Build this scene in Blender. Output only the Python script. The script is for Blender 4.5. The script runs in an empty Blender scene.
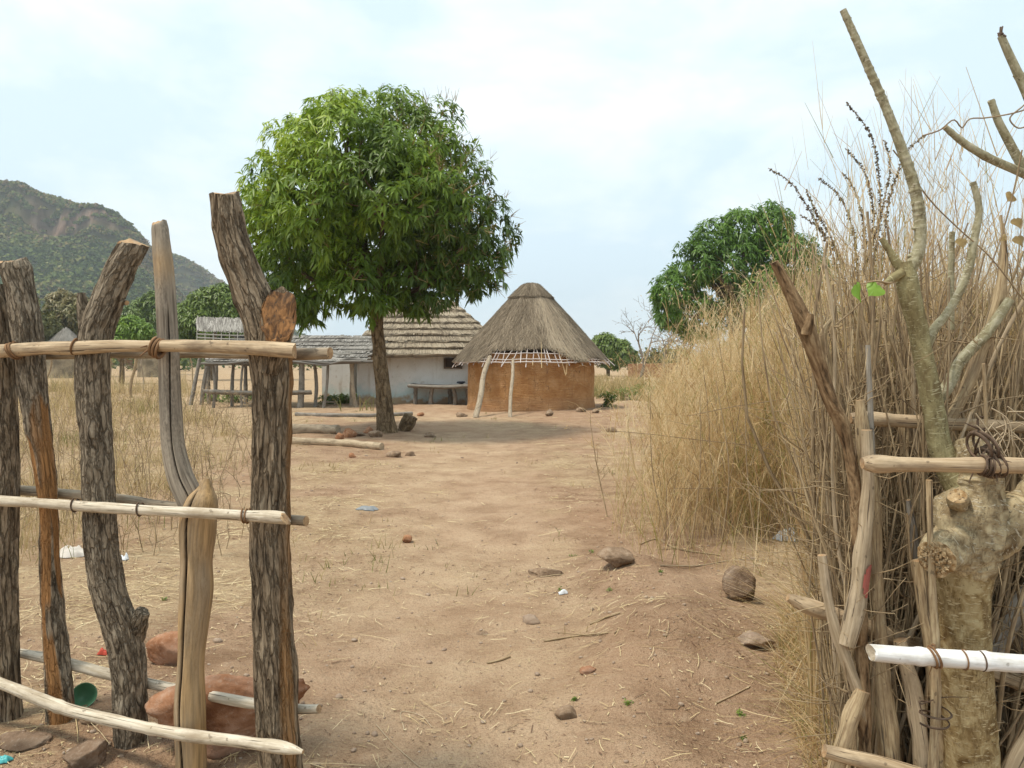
import bpy, math, random
import numpy as np
from mathutils import Vector
R = math.radians
rng = np.random.default_rng(7)
random.seed(7)
scn = bpy.context.scene
COL = scn.collection
F = 796.0; EYE = 1.6; HZ = 362.0

# ------------------------------------------------------------------ noise
def _hash(ix, iy, iz):
    n = (ix.astype(np.int64) * 374761393 + iy.astype(np.int64) * 668265263 + iz.astype(np.int64) * 2147483647) & 0xffffffff
    n = ((n ^ (n >> 13)) * 1274126177) & 0xffffffff
    n = (n ^ (n >> 16)) & 0xffff
    return n / 32767.5 - 1.0
def vn(p):
    p = np.asarray(p, float); i = np.floor(p); f = p - i; f = f * f * (3 - 2 * f); i = i.astype(np.int64)
    r = 0
    for a in (0, 1):
        for b in (0, 1):
            for c in (0, 1):
                w = (f[..., 0] if a else 1 - f[..., 0]) * (f[..., 1] if b else 1 - f[..., 1]) * (f[..., 2] if c else 1 - f[..., 2])
                r = r + w * _hash(i[..., 0] + a, i[..., 1] + b, i[..., 2] + c)
    return r
def vn2(x, y, s=0.0):
    return vn(np.stack([np.asarray(x, float), np.asarray(y, float), np.full(np.shape(x), s + .37)], -1))
def fbm(p, o=4):
    p = np.asarray(p, float); r = 0; a = 1
    for k in range(o):
        r = r + a * vn(p * 2 ** k + 17.3 * k); a *= .5
    return r / 1.9
def smooth(a, b, x):
    t = np.clip((np.asarray(x, float) - a) / (b - a), 0, 1); return t * t * (3 - 2 * t)

# ------------------------------------------------------------------ ground height
def gh(x, y):
    x = np.asarray(x, float); y = np.asarray(y, float)
    near = 1 - smooth(25, 60, np.hypot(x, y))
    h = (.035 * vn2(x * .45, y * .45) + .02 * vn2(x * 1.7, y * 1.7, 3) + .009 * vn2(x * 6, y * 6, 5) + .010 * vn2(x * 3.6, y * 3.6, 6) + .004 * vn2(x * 15, y * 15, 9)) * near
    # worn path lies a little lower
    h = h - .04 * np.exp(-((x + .05 + .055 * y) / (.8 + .02 * y)) ** 2) * near
    # earth bank on the right of the path
    for (mx, my, sx, sy, a) in ((.80, 4.55, .34, .50, .17), (.85, 5.9, .30, .45, .14), (1.15, 5.2, .35, .9, .07), (.55, 3.7, .3, .4, .04), (-1.9, 3.4, .8, .5, .05), (-1.1, 3.9, .4, .5, .03)):
        h = h + a * np.exp(-((x - mx) / sx) ** 2 - ((y - my) / sy) ** 2) * (1 + .25 * vn2(x * 5, y * 5, 2))
    return h
def gz(x, y): return float(gh(np.array([x]), np.array([y]))[0])
def W(px, py, d): return np.array([(px - 512) * d / F, d, EYE - (py - HZ) * d / F])
def G(px, py):
    d = EYE * F / (py - HZ)
    for _ in range(8): d = (EYE - gz((px - 512) * d / F, d)) * F / (py - HZ)
    x = (px - 512) * d / F
    return np.array([x, d, gz(x, d)])

# ------------------------------------------------------------------ meshes
class Geo:
    def __init__(s): s.V = []; s.n = 0; s.Q = []; s.T = []; s.at = {}
    def add(s, V, Q=None, T=None, m=0, **at):
        V = np.asarray(V, float).reshape(-1, 3)
        if Q is not None and len(Q): s.Q.append((np.asarray(Q) + s.n, np.broadcast_to(np.asarray(m), (len(Q),)) if np.ndim(m) else np.full(len(Q), m)))
        if T is not None and len(T): s.T.append((np.asarray(T) + s.n, np.broadcast_to(np.asarray(m), (len(T),)) if np.ndim(m) and Q is None else np.full(len(T), m if np.ndim(m) == 0 else 0)))
        for k, v in at.items():
            s.at.setdefault(k, []).append((s.n, np.asarray(v, float)))
        s.V.append(V); s.n += len(V)
    def build(s, name, mats, parent=None, smooth_=True, origin=None):
        V = np.concatenate(s.V)
        org = np.array(parent.location) if parent is not None else (np.array(origin, float) if origin is not None else np.zeros(3))
        pp = parent.parent if parent is not None else None
        while pp is not None: org = org + np.array(pp.location); pp = pp.parent
        V = V - org
        me = bpy.data.meshes.new(name)
        me.vertices.add(len(V)); me.vertices.foreach_set('co', V.astype(np.float32).ravel())
        q = np.concatenate([a for a, _ in s.Q]) if s.Q else np.zeros((0, 4), int)
        t = np.concatenate([a for a, _ in s.T]) if s.T else np.zeros((0, 3), int)
        mi = np.concatenate([b for _, b in s.Q] + [b for _, b in s.T]).astype(np.int32)
        loops = np.concatenate([q.ravel(), t.ravel()]).astype(np.int32)
        st = np.concatenate([np.arange(len(q)) * 4, len(q) * 4 + np.arange(len(t)) * 3]).astype(np.int32)
        me.loops.add(len(loops)); me.loops.foreach_set('vertex_index', loops)
        me.polygons.add(len(st)); me.polygons.foreach_set('loop_start', st)
        if not isinstance(mats, (list, tuple)): mats = [mats]
        for m in mats: me.materials.append(m)
        me.polygons.foreach_set('material_index', mi)
        me.polygons.foreach_set('use_smooth', np.full(len(st), bool(smooth_)))
        for k, lst in s.at.items():
            vec = lst[0][1].ndim == 2
            a = me.attributes.new(k, 'FLOAT_VECTOR' if vec else 'FLOAT', 'POINT')
            buf = np.zeros((len(V), 3) if vec else len(V), np.float32)
            for off, v in lst: buf[off:off + len(v)] = v
            a.data.foreach_set('vector' if vec else 'value', buf.ravel())
        me.update(calc_edges=True); me.validate()
        o = bpy.data.objects.new(name, me); COL.objects.link(o)
        if parent is not None: o.parent = parent
        elif origin is not None: o.location = origin
        return o

def tag(o, label=None, cat=None, group=None, kind=None):
    if label: o['label'] = label
    if cat: o['category'] = cat
    if group: o['group'] = group
    if kind: o['kind'] = kind
    return o
def thing(name, label, cat, loc=(0, 0, 0), group=None):
    o = bpy.data.objects.new(name, None); COL.objects.link(o); o.location = [float(a) for a in loc]
    o.empty_display_size = .2
    return tag(o, label, cat, group)

def spline(P, K):
    P = np.asarray(P, float); n = len(P)
    if n == 2: return P[0] + (P[1] - P[0]) * np.linspace(0, 1, K)[:, None]
    seg = np.linalg.norm(np.diff(P[:, :3], axis=0), axis=1); c = np.concatenate([[0], np.cumsum(seg)])
    u = np.linspace(0, c[-1], K); i = np.clip(np.searchsorted(c, u, 'right') - 1, 0, n - 2)
    t = ((u - c[i]) / seg[i])[:, None]
    tan = np.gradient(P, c, axis=0) if n > 2 else None
    p0, p1 = P[i], P[i + 1]; m0, m1 = tan[i] * seg[i][:, None], tan[i + 1] * seg[i][:, None]
    return (2 * t ** 3 - 3 * t ** 2 + 1) * p0 + (t ** 3 - 2 * t ** 2 + t) * m0 + (-2 * t ** 3 + 3 * t ** 2) * p1 + (t ** 3 - t ** 2) * m1
def nrm(v): return v / np.maximum(np.linalg.norm(v, axis=-1, keepdims=True), 1e-9)
def frames(P):
    T = nrm(np.gradient(P, axis=0)); K = len(P)
    ref = np.array([0, -1., 0]) if abs(T[0][1]) < .9 else np.array([1., 0, 0])
    N = np.zeros((K, 3)); a = nrm(ref - T[0] * ref.dot(T[0])); N[0] = a
    for k in range(1, K):
        a = N[k - 1] - T[k] * N[k - 1].dot(T[k]); N[k] = nrm(a)
    return T, N, np.cross(T, N)
def sweep(P, rad, M, disp=None):
    """closed tube: returns verts, quads, bark coords, theta grid, length grid"""
    P = np.asarray(P, float); K = len(P); T, N, B = frames(P)
    th = np.linspace(0, 2 * math.pi, M, endpoint=False)
    s = np.concatenate([[0], np.cumsum(np.linalg.norm(np.diff(P, axis=0), axis=1))])
    r = np.asarray(rad, float)[:, None] * np.ones((1, M))
    TH = np.broadcast_to(th, (K, M)); S = np.broadcast_to(s[:, None], (K, M))
    bc = np.stack([np.cos(TH) * r, np.sin(TH) * r, S], -1)
    if disp is not None: r = r + disp(TH, S, bc, r)
    V = P[:, None] + r[..., None] * (np.cos(TH)[..., None] * N[:, None] + np.sin(TH)[..., None] * B[:, None])
    i = np.arange(K - 1)[:, None] * M; j = np.arange(M)[None]; j2 = (j + 1) % M
    Q = np.stack([i + j, i + j2, i + M + j2, i + M + j], -1).reshape(-1, 4)
    return V.reshape(-1, 3), Q, bc.reshape(-1, 3), TH, S
def add_tube(g, P, rad, M=10, m=0, mcap=None, disp=None, tone=None, K=None, cut=None, cuts=None, extra=None, cutn=.010, dark=None, capz=1e9):
    """P: control points (n,3), rad: (n,), K rings"""
    P = np.asarray(P, float); rad = np.asarray(rad, float) * np.ones(len(P))
    if K:
        A = spline(np.column_stack([P, rad]), K); P, rad = A[:, :3], np.maximum(A[:, 3], 1e-4)
    V, Q, bc, TH, S = sweep(P, rad, M, disp); K = len(P)
    mi = np.full(len(Q), m)
    for c in ([cut] if cut else []) + (cuts or []):      # (point, normal, axis): slice the end off along a plane
        p0, n, ax = [np.asarray(a, float) for a in c]; n = nrm(n); ax = nrm(ax)
        d = (V - p0) @ n + cutn * vn(V * np.array([45, 45, 16.])) * (0 if mcap is None else min(1, float(rad.max()) / .05)); ok = (d > 0)
        V = np.where(ok[:, None], V - ax * (d / (ax @ n))[:, None], V)
        mi = np.where((ok[Q].sum(1) >= 4) & (V[Q].mean(1)[:, 2] + .02 * vn(V[Q].mean(1) * 50) < capz), mcap if mcap is not None else m, mi)
    at = dict(bc=bc)
    t = np.full(len(V), .5 if tone is None else tone)
    if extra is not None: at['mask'] = np.clip(extra(TH, S).ravel(), 0, 1)
    if dark is not None: at['dark'] = np.clip(dark(TH, S).ravel(), 0, 1)
    nv = len(V)
    c0, c1 = V[:M].mean(0), V[-M:].mean(0)
    VV = np.concatenate([V, V[:M], V[-M:], [c0, c1]]); at = {k: np.concatenate([v, v[:M], v[-M:], v[:1], v[-1:]]) for k, v in at.items()}
    VB = at['bc']; VB[nv + 2 * M:, :2] = 0
    j = np.arange(M); j2 = (j + 1) % M
    Tr = np.concatenate([np.stack([nv + j2, nv + j, np.full(M, nv + 2 * M)], -1), np.stack([nv + M + j, nv + M + j2, np.full(M, nv + 2 * M + 1)], -1)])
    b = g.n
    g.add(VV, Q=Q, m=mi, tone=np.concatenate([t, t[:M], t[-M:], t[:2]]), **at)
    g.T.append((Tr + b, np.full(len(Tr), m if mcap is None else mcap)))
def add_tubes(g, P, Rr, M=5, m=0, tone=None):
    """many tubes at once: P (N,K,3), Rr (N,K)"""
    N, K, _ = P.shape; T = nrm(np.gradient(P, axis=1))
    ref = np.where(np.abs(T[:, :1, 2:3]) < .8, np.array([0, 0, 1.]), np.array([1., 0, 0]))
    A = nrm(np.cross(T, ref)); B = np.cross(T, A)
    th = np.linspace(0, 2 * math.pi, M, endpoint=False)
    V = P[:, :, None] + Rr[:, :, None, None] * (np.cos(th)[:, None] * A[:, :, None] + np.sin(th)[:, None] * B[:, :, None])
    s = np.concatenate([np.zeros((N, 1)), np.cumsum(np.linalg.norm(np.diff(P, axis=1), axis=2), 1)], 1) + rng.random((N, 1)) * 7
    bc = np.stack([np.cos(th) * Rr[..., None] + rng.random((N, 1, 1)), np.sin(th) * Rr[..., None], np.broadcast_to(s[..., None], V.shape[:3])], -1)
    n = np.arange(N)[:, None, None] * K * M; i = np.arange(K - 1)[None, :, None] * M; j = np.arange(M)[None, None]; j2 = (j + 1) % M
    Q = np.stack([n + i + j, n + i + j2, n + i + M + j2, n + i + M + j], -1).reshape(-1, 4)
    tone = np.full(N, .5) if tone is None else tone
    g.add(V.reshape(-1, 3), Q=Q, m=m, tone=np.repeat(tone, K * M), bc=bc.reshape(-1, 3))
    if M == 4:
        b = g.n - N * K * M; e = np.stack([np.arange(N) * K * M + (K - 1) * M + q for q in range(4)], -1)
        g.Q.append((e + b, np.full(N, m)))
def add_ribbons(g, P, Wd, side, tone, m=0):
    N, K, _ = P.shape
    L = P - side[:, None] * Wd[..., None] * .5; Rr = P + side[:, None] * Wd[..., None] * .5
    V = np.stack([L, Rr], 2).reshape(-1, 3)
    n = np.arange(N)[:, None] * K * 2; i = np.arange(K - 1)[None] * 2
    Q = np.stack([n + i, n + i + 1, n + i + 3, n + i + 2], -1).reshape(-1, 4)
    g.add(V, Q=Q, m=m, tone=np.repeat(tone, K * 2))
def add_blades(g, base, h, az, lean, curve, width, tone, K=5, m=0):
    N = len(base); t = np.linspace(0, 1, K)[None]
    d = np.stack([np.cos(az), np.sin(az), 0 * az], -1)
    off = (lean[:, None] * t + curve[:, None] * t ** 2) * h[:, None]
    z = h[:, None] * (t - .42 * np.abs(curve[:, None]) * t ** 3)
    P = base[:, None] + d[:, None] * off[..., None]; P[..., 2] += z
    a2 = az + math.pi / 2 + rng.normal(0, .9, N)
    side = np.stack([np.cos(a2), np.sin(a2), 0 * a2], -1)
    w = width[:, None] * (1 - .88 * t ** 1.5)
    add_ribbons(g, P, np.broadcast_to(w, (N, K)), side, tone, m)
    return P
def add_box(g, c, h, m=0, rot=0, tone=.5, jit=0):
    x, y, z = h; v = np.array([[sx * x, sy * y, sz * z] for sx in (-1, 1) for sy in (-1, 1) for sz in (-1, 1)], float)
    if jit: v += rng.normal(0, jit, v.shape)
    cr, sr = math.cos(rot), math.sin(rot); v = np.stack([v[:, 0] * cr - v[:, 1] * sr, v[:, 0] * sr + v[:, 1] * cr, v[:, 2]], -1) + np.asarray(c)
    q = [[0, 1, 3, 2], [4, 6, 7, 5], [0, 4, 5, 1], [2, 3, 7, 6], [0, 2, 6, 4], [1, 5, 7, 3]]
    g.add(v, Q=q, m=m, tone=np.full(8, tone), bc=v)

# ------------------------------------------------------------------ materials
class NT:
    def __init__(s, name):
        s.m = bpy.data.materials.new(name); s.m.use_nodes = True; s.t = s.m.node_tree; s.t.nodes.clear()
        s.out = s.n('ShaderNodeOutputMaterial')
    def n(s, ty, **kw):
        nd = s.t.nodes.new(ty)
        for k, v in kw.items():
            if k in nd.inputs: s.set(nd, k, v)
            else: setattr(nd, k, v)
        return nd
    def set(s, nd, k, v):
        i = nd.inputs[k] if not isinstance(k, int) else nd.inputs[k]
        if isinstance(v, bpy.types.NodeSocket): s.t.links.new(v, i)
        else: i.default_value = v
    def attr(s, name, out='Fac'): return s.n('ShaderNodeAttribute', attribute_name=name).outputs[out]
    def coord(s, o='Object'): return s.n('ShaderNodeTexCoord').outputs[o]
    def map(s, v, sc):
        return s.n('ShaderNodeMapping', Vector=v, Scale=sc).outputs[0]
    def noise(s, v, scale, detail=4, rough=.55, dist=0):
        return s.n('ShaderNodeTexNoise', Vector=v, Scale=scale, Detail=detail, Roughness=rough, Distortion=dist).outputs['Fac']
    def ramp(s, f, stops):
        r = s.n('ShaderNodeValToRGB'); s.t.links.new(f, r.inputs[0]); e = r.color_ramp.elements
        while len(e) < len(stops): e.new(.5)
        for a, (p, c) in zip(e, stops):
            a.position = p; a.color = (*c, 1) if len(c) == 3 else c
        return r.outputs[0]
    def val(s, f, a, b):       # remap a..b -> 0..1
        r = s.n('ShaderNodeMapRange'); s.t.links.new(f, r.inputs[0]); r.inputs[1].default_value = a; r.inputs[2].default_value = b
        return r.outputs[0]
    def mix(s, f, a, b, mode='MIX'):
        x = s.n('ShaderNodeMix', data_type='RGBA', blend_type=mode)
        for i, v in ((0, f), (6, a), (7, b)):
            if isinstance(v, bpy.types.NodeSocket): s.t.links.new(v, x.inputs[i])
            elif i == 0: x.inputs[0].default_value = v
            else: x.inputs[i].default_value = (*v, 1)
        return x.outputs[2]
    def math(s, op, a, b=0.0):
        x = s.n('ShaderNodeMath', operation=op)
        for i, v in enumerate((a, b)):
            if isinstance(v, bpy.types.NodeSocket): s.t.links.new(v, x.inputs[i])
            else: x.inputs[i].default_value = v
        return x.outputs[0]
    def bump(s, h, st, dist=.01): return s.n('ShaderNodeBump', Height=h, Strength=st, Distance=dist).outputs[0]
    def done(s, col, rough=.9, bump=None, transl=None, tf=.3, spec=.2):
        b = s.n('ShaderNodeBsdfPrincipled'); s.set(b, 'Base Color', col if isinstance(col, bpy.types.NodeSocket) else (*col, 1))
        s.set(b, 'Roughness', rough); s.set(b, 'Specular IOR Level', spec)
        if bump is not None: s.set(b, 'Normal', bump)
        o = b.outputs[0]
        if transl is not None:
            t = s.n('ShaderNodeBsdfTranslucent'); s.set(t, 'Color', transl if isinstance(transl, bpy.types.NodeSocket) else (*transl, 1))
            x = s.n('ShaderNodeMixShader'); x.inputs[0].default_value = tf
            s.t.links.new(o, x.inputs[1]); s.t.links.new(t.outputs[0], x.inputs[2]); o = x.outputs[0]
        s.t.links.new(o, s.out.inputs[0]); return s.m

def mat_bark(name, dark, mid, light, sx=55, sz=7, bump=.9, wood=None, spec=.1, bd=.012, fis=0, fleck=None):
    k = NT(name); bc = k.attr('bc', 'Vector')
    f = k.noise(k.map(bc, (sx, sx, sz)), 1, 5, .6, .6)
    f2 = k.noise(k.map(bc, (9, 9, 4)), 1, 4, .6)
    f3 = k.noise(k.map(bc, (160, 160, 60)), 1, 3, .6)
    c = k.ramp(f, [(.37, dark), (.48, mid), (.63, light)])
    c = k.mix(k.math('MULTIPLY', k.val(f2, .42, .62), .6), c, k.ramp(f3, [(.38, tuple(a * .6 for a in mid)), (.62, tuple(min(1, a * 1.15) for a in light))]))
    h = k.math('ADD', k.math('MULTIPLY', f, 1.0), k.math('MULTIPLY', f3, .3))
    if fis:
        vv = k.n('ShaderNodeVectorMath', operation='ADD'); k.set(vv, 0, k.map(bc, (sx * fis, sx * fis, sz * fis * .9)))
        nz = k.n('ShaderNodeTexNoise', Vector=k.map(bc, (sx, sx, sz * 1.6)), Scale=1, Detail=3); ns = k.n('ShaderNodeVectorMath', operation='SCALE'); k.set(ns, 0, nz.outputs['Color']); ns.inputs['Scale'].default_value = 1.3; k.set(vv, 1, ns.outputs[0])
        vo = k.n('ShaderNodeTexVoronoi', feature='DISTANCE_TO_EDGE', Vector=vv.outputs[0], Scale=1); e = k.val(vo.outputs['Distance'], .01, .13)
        c = k.mix(k.math('MULTIPLY', k.math('SUBTRACT', 1.0, e), .55), c, tuple(a * .8 for a in dark)); h = k.math('ADD', h, k.math('MULTIPLY', e, .7))
    if fleck:
        q = k.val(k.noise(k.map(bc, (38, 38, 190)), 1, 2, .5, .5), .60, .64); c = k.mix(k.math('MULTIPLY', q, .8), c, fleck); h = k.math('ADD', h, k.math('MULTIPLY', q, .4))
        q2 = k.val(k.noise(k.map(bc, (70, 70, 60)), 1, 3, .6), .64, .70); c = k.mix(k.math('MULTIPLY', q2, .75), c, tuple(a * .5 for a in dark))
    if wood is not None:
        wf = k.noise(k.map(bc, (90, 90, 5)), 1, 4, .6, .3)
        wc = k.ramp(wf, [(.36, tuple(a * .68 for a in wood)), (.5, wood), (.66, tuple(min(1, a * 1.3) for a in wood))])
        c = k.mix(k.attr('mask'), c, wc)
    c = k.mix(k.attr('dark'), c, (.028, .019, .013))
    return k.done(c, .92, k.bump(h, bump, bd), spec=spec)
def mat_wood(name, a, b, sx=120, sz=6, bump=.4, rough=.75, dirt=(.16, .12, .09), spots=.0, tone=False):
    """peeled / cut wood with long grain"""
    k = NT(name); bc = k.attr('bc', 'Vector')
    f = k.noise(k.map(bc, (sx, sx, sz)), 1, 5, .6, .3); f2 = k.noise(k.map(bc, (14, 14, 6)), 1, 4, .65)
    c = k.ramp(f, [(.38, a), (.62, b)])
    c = k.mix(k.math('MULTIPLY', k.val(f2, .47, .68), .75), c, dirt)
    if tone: c = k.mix(k.math('MULTIPLY', k.attr('tone'), .55), c, (.115, .075, .045))
    f3 = k.noise(k.map(bc, (45, 45, 30)), 1, 2, .5); f6 = k.noise(k.map(bc, (150, 150, 4)), 1, 2, .5, .4); c = k.mix(k.math('MULTIPLY', k.val(f6, .645, .665), .8), c, (.07, .05, .035))
    c = k.mix(k.math('MULTIPLY', k.val(f3, .68, .72), .6), c, tuple(q * .5 for q in dirt))
    return k.done(c, rough, k.bump(f, bump, .004), spec=.2)
def mat_tone(name, stops, rough=.8, tf=0, spec=.15, noise=None, bump=0):
    k = NT(name); t = k.attr('tone')
    if noise: t = k.math('ADD', t, k.math('MULTIPLY', k.math('SUBTRACT', k.noise(k.coord(), noise, 3), .5), .5))
    c = k.ramp(t, stops)
    return k.done(c, rough, transl=c if tf else None, tf=tf, spec=spec)
def mat_stone(name, a, b, c, sc=9, bump=.5, band=None):
    k = NT(name); v = k.coord(); f = k.noise(v, sc, 6, .65); f2 = k.noise(v, sc * .35, 3); f3 = k.noise(v, sc * 8, 4, .7)
    col = k.ramp(f, [(.36, a), (.5, b), (.64, c)])
    col = k.mix(k.val(f2, .46, .62), col, band or tuple(q * .7 for q in a))
    col = k.mix(k.math('MULTIPLY', k.val(f3, .55, .8), .4), col, (.42, .36, .3))
    return k.done(col, .9, k.bump(k.math('ADD', f, k.math('MULTIPLY', f3, .4)), bump, .02), spec=.15)

M = {}
M['post_bark'] = mat_bark('post_bark', (.06, .042, .027), (.195, .142, .092), (.335, .26, .178), sx=58, sz=8, bump=1.0, fis=.8, wood=(.30, .155, .06))
M['post_bark_grey'] = mat_bark('post_bark_grey', (.065, .048, .033), (.21, .163, .113), (.365, .30, .22), sx=64, sz=13, bump=.9, fis=.75, wood=(.33, .165, .065))
M['grey_wood'] = mat_bark('grey_wood', (.16, .13, .10), (.27, .225, .175), (.40, .34, .265), sx=70, sz=3.5, bump=.35, wood=(.42, .27, .13), bd=.004)
M['cut_wood'] = mat_wood('cut_wood', (.34, .20, .10), (.50, .34, .19), sx=60, sz=40, bump=.4)
M['dark_cut'] = mat_wood('dark_cut', (.075, .034, .014), (.33, .155, .055), sx=60, sz=5, bump=1.0, dirt=(.075, .045, .026))
M['rail_wood'] = mat_wood('rail_wood', (.37, .26, .155), (.56, .43, .28), dirt=(.20, .14, .09))
M['pale_rail'] = mat_wood('pale_rail', (.47, .39, .28), (.68, .60, .48), dirt=(.30, .225, .15), sx=90)
M['old_rail'] = mat_wood('old_rail', (.30, .23, .155), (.44, .36, .26), dirt=(.17, .13, .095))
M['white_pole'] = mat_wood('white_pole', (.70, .69, .66), (.86, .85, .83), dirt=(.44, .39, .32), sx=80)
M['strip'] = mat_wood('strip', (.16, .085, .04), (.30, .17, .085), sx=160, sz=20)
M['dark_strip'] = mat_wood('dark_strip', (.07, .045, .03), (.16, .105, .07), sx=160, sz=20)
M['stick'] = mat_wood('stick', (.30, .21, .115), (.54, .415, .25), dirt=(.19, .13, .085), sx=150, sz=14, tone=True)
M['dead_branch'] = mat_bark('dead_branch', (.045, .028, .016), (.19, .115, .06), (.36, .25, .14), sx=40, sz=10, bump=.8)
M['pale_stick'] = mat_wood('pale_stick', (.34, .26, .165), (.52, .41, .28), dirt=(.19, .14, .09), sx=120)
M['blue_grey_stick'] = mat_wood('blue_grey_stick', (.27, .24, .20), (.40, .36, .30), dirt=(.18, .145, .11))
M['grey_stick'] = mat_wood('grey_stick', (.19, .165, .135), (.33, .295, .25), dirt=(.11, .09, .07))
M['red_paint'] = mat_wood('red_paint', (.40, .11, .085), (.47, .15, .12), dirt=(.3, .12, .09))
M['pollard'] = mat_bark('pollard_bark', (.14, .085, .035), (.27, .185, .082), (.42, .33, .18), sx=22, sz=20, bump=.6, bd=.008, fleck=(.52, .42, .25))
M['burl'] = mat_bark('burl_bark', (.14, .095, .05), (.31, .235, .135), (.48, .39, .24), sx=22, sz=16, bump=.8, bd=.01, fleck=(.52, .45, .33))
M['shoot'] = mat_bark('shoot_bark', (.20, .165, .095), (.30, .27, .165), (.42, .385, .27), sx=34, sz=22, bump=.5, fleck=(.50, .45, .33), bd=.004)
M['limb_green'] = mat_bark('limb_green', (.16, .12, .06), (.245, .205, .105), (.34, .30, .16), sx=22, sz=16, bump=.6, fleck=(.46, .42, .26), bd=.006)
M['rotten'] = mat_wood('rotten', (.30, .18, .075), (.62, .47, .28), sx=55, sz=45, bump=1.0, dirt=(.12, .07, .03))
M['tree_bark'] = mat_bark('tree_bark', (.07, .046, .026), (.18, .122, .066), (.28, .205, .125), sx=14, sz=5, bump=.8, bd=.03, fis=.9)
M['twig_grey'] = mat_tone('twig_grey', [(0, (.17, .14, .115)), (1, (.28, .24, .2))])
def leaf(name, stops, tf=.35, rough=.42): return mat_tone(name, stops, rough=rough, tf=tf, spec=.4)
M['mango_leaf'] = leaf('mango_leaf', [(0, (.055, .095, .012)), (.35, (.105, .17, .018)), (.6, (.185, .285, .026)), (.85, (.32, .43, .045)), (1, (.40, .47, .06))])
M['panicle'] = mat_tone('panicle', [(0, (.22, .16, .075)), (1, (.36, .27, .13))])
M['far_leaf'] = leaf('far_leaf', [(0, (.055, .11, .014)), (.5, (.11, .21, .024)), (1, (.19, .32, .04))])
M['bush_leaf'] = leaf('bush_leaf', [(0, (.09, .16, .02)), (1, (.23, .35, .05))])
M['olive_leaf'] = leaf('olive_leaf', [(0, (.09, .10, .026)), (.6, (.16, .155, .046)), (1, (.24, .19, .075))], tf=.2)
M['mid_leaf'] = leaf('mid_leaf', [(0, (.085, .135, .02)), (1, (.20, .27, .045))], tf=.25)
M['hill_leaf'] = mat_tone('hill_leaf', [(0, (.045, .07, .018)), (.35, (.085, .115, .026)), (.6, (.14, .155, .038)), (.8, (.19, .165, .055)), (1, (.20, .135, .07))], rough=.9)
M['dry_grass'] = mat_tone('dry_grass', [(0, (.21, .22, .06)), (.2, (.39, .325, .115)), (.3, (.40, .24, .11)), (.5, (.60, .43, .22)), (.75, (.71, .545, .31)), (1, (.83, .70, .46))], tf=.42, rough=.7)
M['field_grass'] = mat_tone('field_grass', [(0, (.17, .19, .055)), (.2, (.30, .25, .10)), (.5, (.44, .32, .16)), (1, (.62, .48, .27))], tf=.25, rough=.8)
M['straw'] = mat_tone('straw', [(0, (.15, .085, .05)), (.25, (.36, .25, .14)), (.5, (.50, .38, .20)), (1, (.70, .58, .36))], rough=.7)
M['weed_leaf'] = leaf('weed_leaf', [(0, (.09, .15, .02)), (1, (.22, .31, .05))])
M['dark_weed'] = leaf('dark_weed', [(0, (.025, .07, .02)), (1, (.07, .15, .04))])
M['fresh_leaf'] = leaf('fresh_leaf', [(0, (.20, .38, .04)), (1, (.30, .48, .07))], tf=.45)
M['dead_leaf'] = leaf('dead_leaf', [(0, (.30, .20, .075)), (1, (.46, .34, .15))])
M['pod'] = mat_tone('pod', [(0, (.085, .07, .05)), (1, (.22, .175, .12))])
M['thatch'] = mat_tone('thatch', [(0, (.09, .068, .046)), (.5, (.215, .167, .115)), (1, (.38, .305, .215))], rough=.9)
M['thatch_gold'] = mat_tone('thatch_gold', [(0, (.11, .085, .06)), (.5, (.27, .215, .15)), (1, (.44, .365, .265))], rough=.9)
M['thatch_grey'] = mat_tone('thatch_grey', [(0, (.13, .115, .10)), (.5, (.24, .22, .19)), (1, (.38, .35, .31))], rough=.9)
M['lattice'] = mat_tone('lattice', [(0, (.42, .36, .33)), (1, (.62, .55, .51))])
M['dark_inside'] = NT('dark_inside').done((.05, .035, .025), .95)
M['boulder_red'] = mat_stone('boulder_red', (.20, .085, .04), (.33, .165, .09), (.43, .27, .185), 6, band=(.40, .25, .175))
M['boulder_grey'] = mat_stone('boulder_grey', (.13, .085, .055), (.21, .14, .092), (.29, .215, .155), 8)
M['stone'] = mat_stone('stone', (.20, .13, .08), (.29, .20, .13), (.37, .275, .195), 14)
M['stone_pale'] = mat_stone('stone_pale', (.28, .20, .145), (.35, .26, .19), (.44, .35, .27), 16, band=(.33, .24, .17))
M['brick_red'] = mat_stone('brick_red', (.28, .125, .06), (.38, .19, .10), (.44, .26, .16), 16)
M['plastic_green'] = NT('plastic_green').done((.10, .24, .13), .4, spec=.5)
M['plastic_teal'] = NT('plastic_teal').done((.06, .36, .36), .4, spec=.5)
M['plastic_white'] = NT('plastic_white').done((.62, .64, .66), .5, spec=.4)
M['cloth_white'] = NT('cloth_white').done((.55, .50, .44), .9)
M['red_scrap'] = NT('red_scrap').done((.50, .08, .05), .6)
M['dark_scrap'] = NT('dark_scrap').done((.03, .035, .05), .6)
M['metal_scrap'] = NT('metal_scrap').done((.22, .23, .235), .5, spec=.4)
M['wood_dark'] = mat_tone('wood_dark', [(0, (.06, .042, .03)), (1, (.14, .10, .07))])
M['mud_red'] = mat_stone('mud_red', (.30, .15, .075), (.38, .21, .11), (.43, .27, .16), 3)
M['dull_mud'] = mat_stone('dull_mud', (.25, .20, .135), (.31, .25, .165), (.36, .30, .20), 3)
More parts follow.
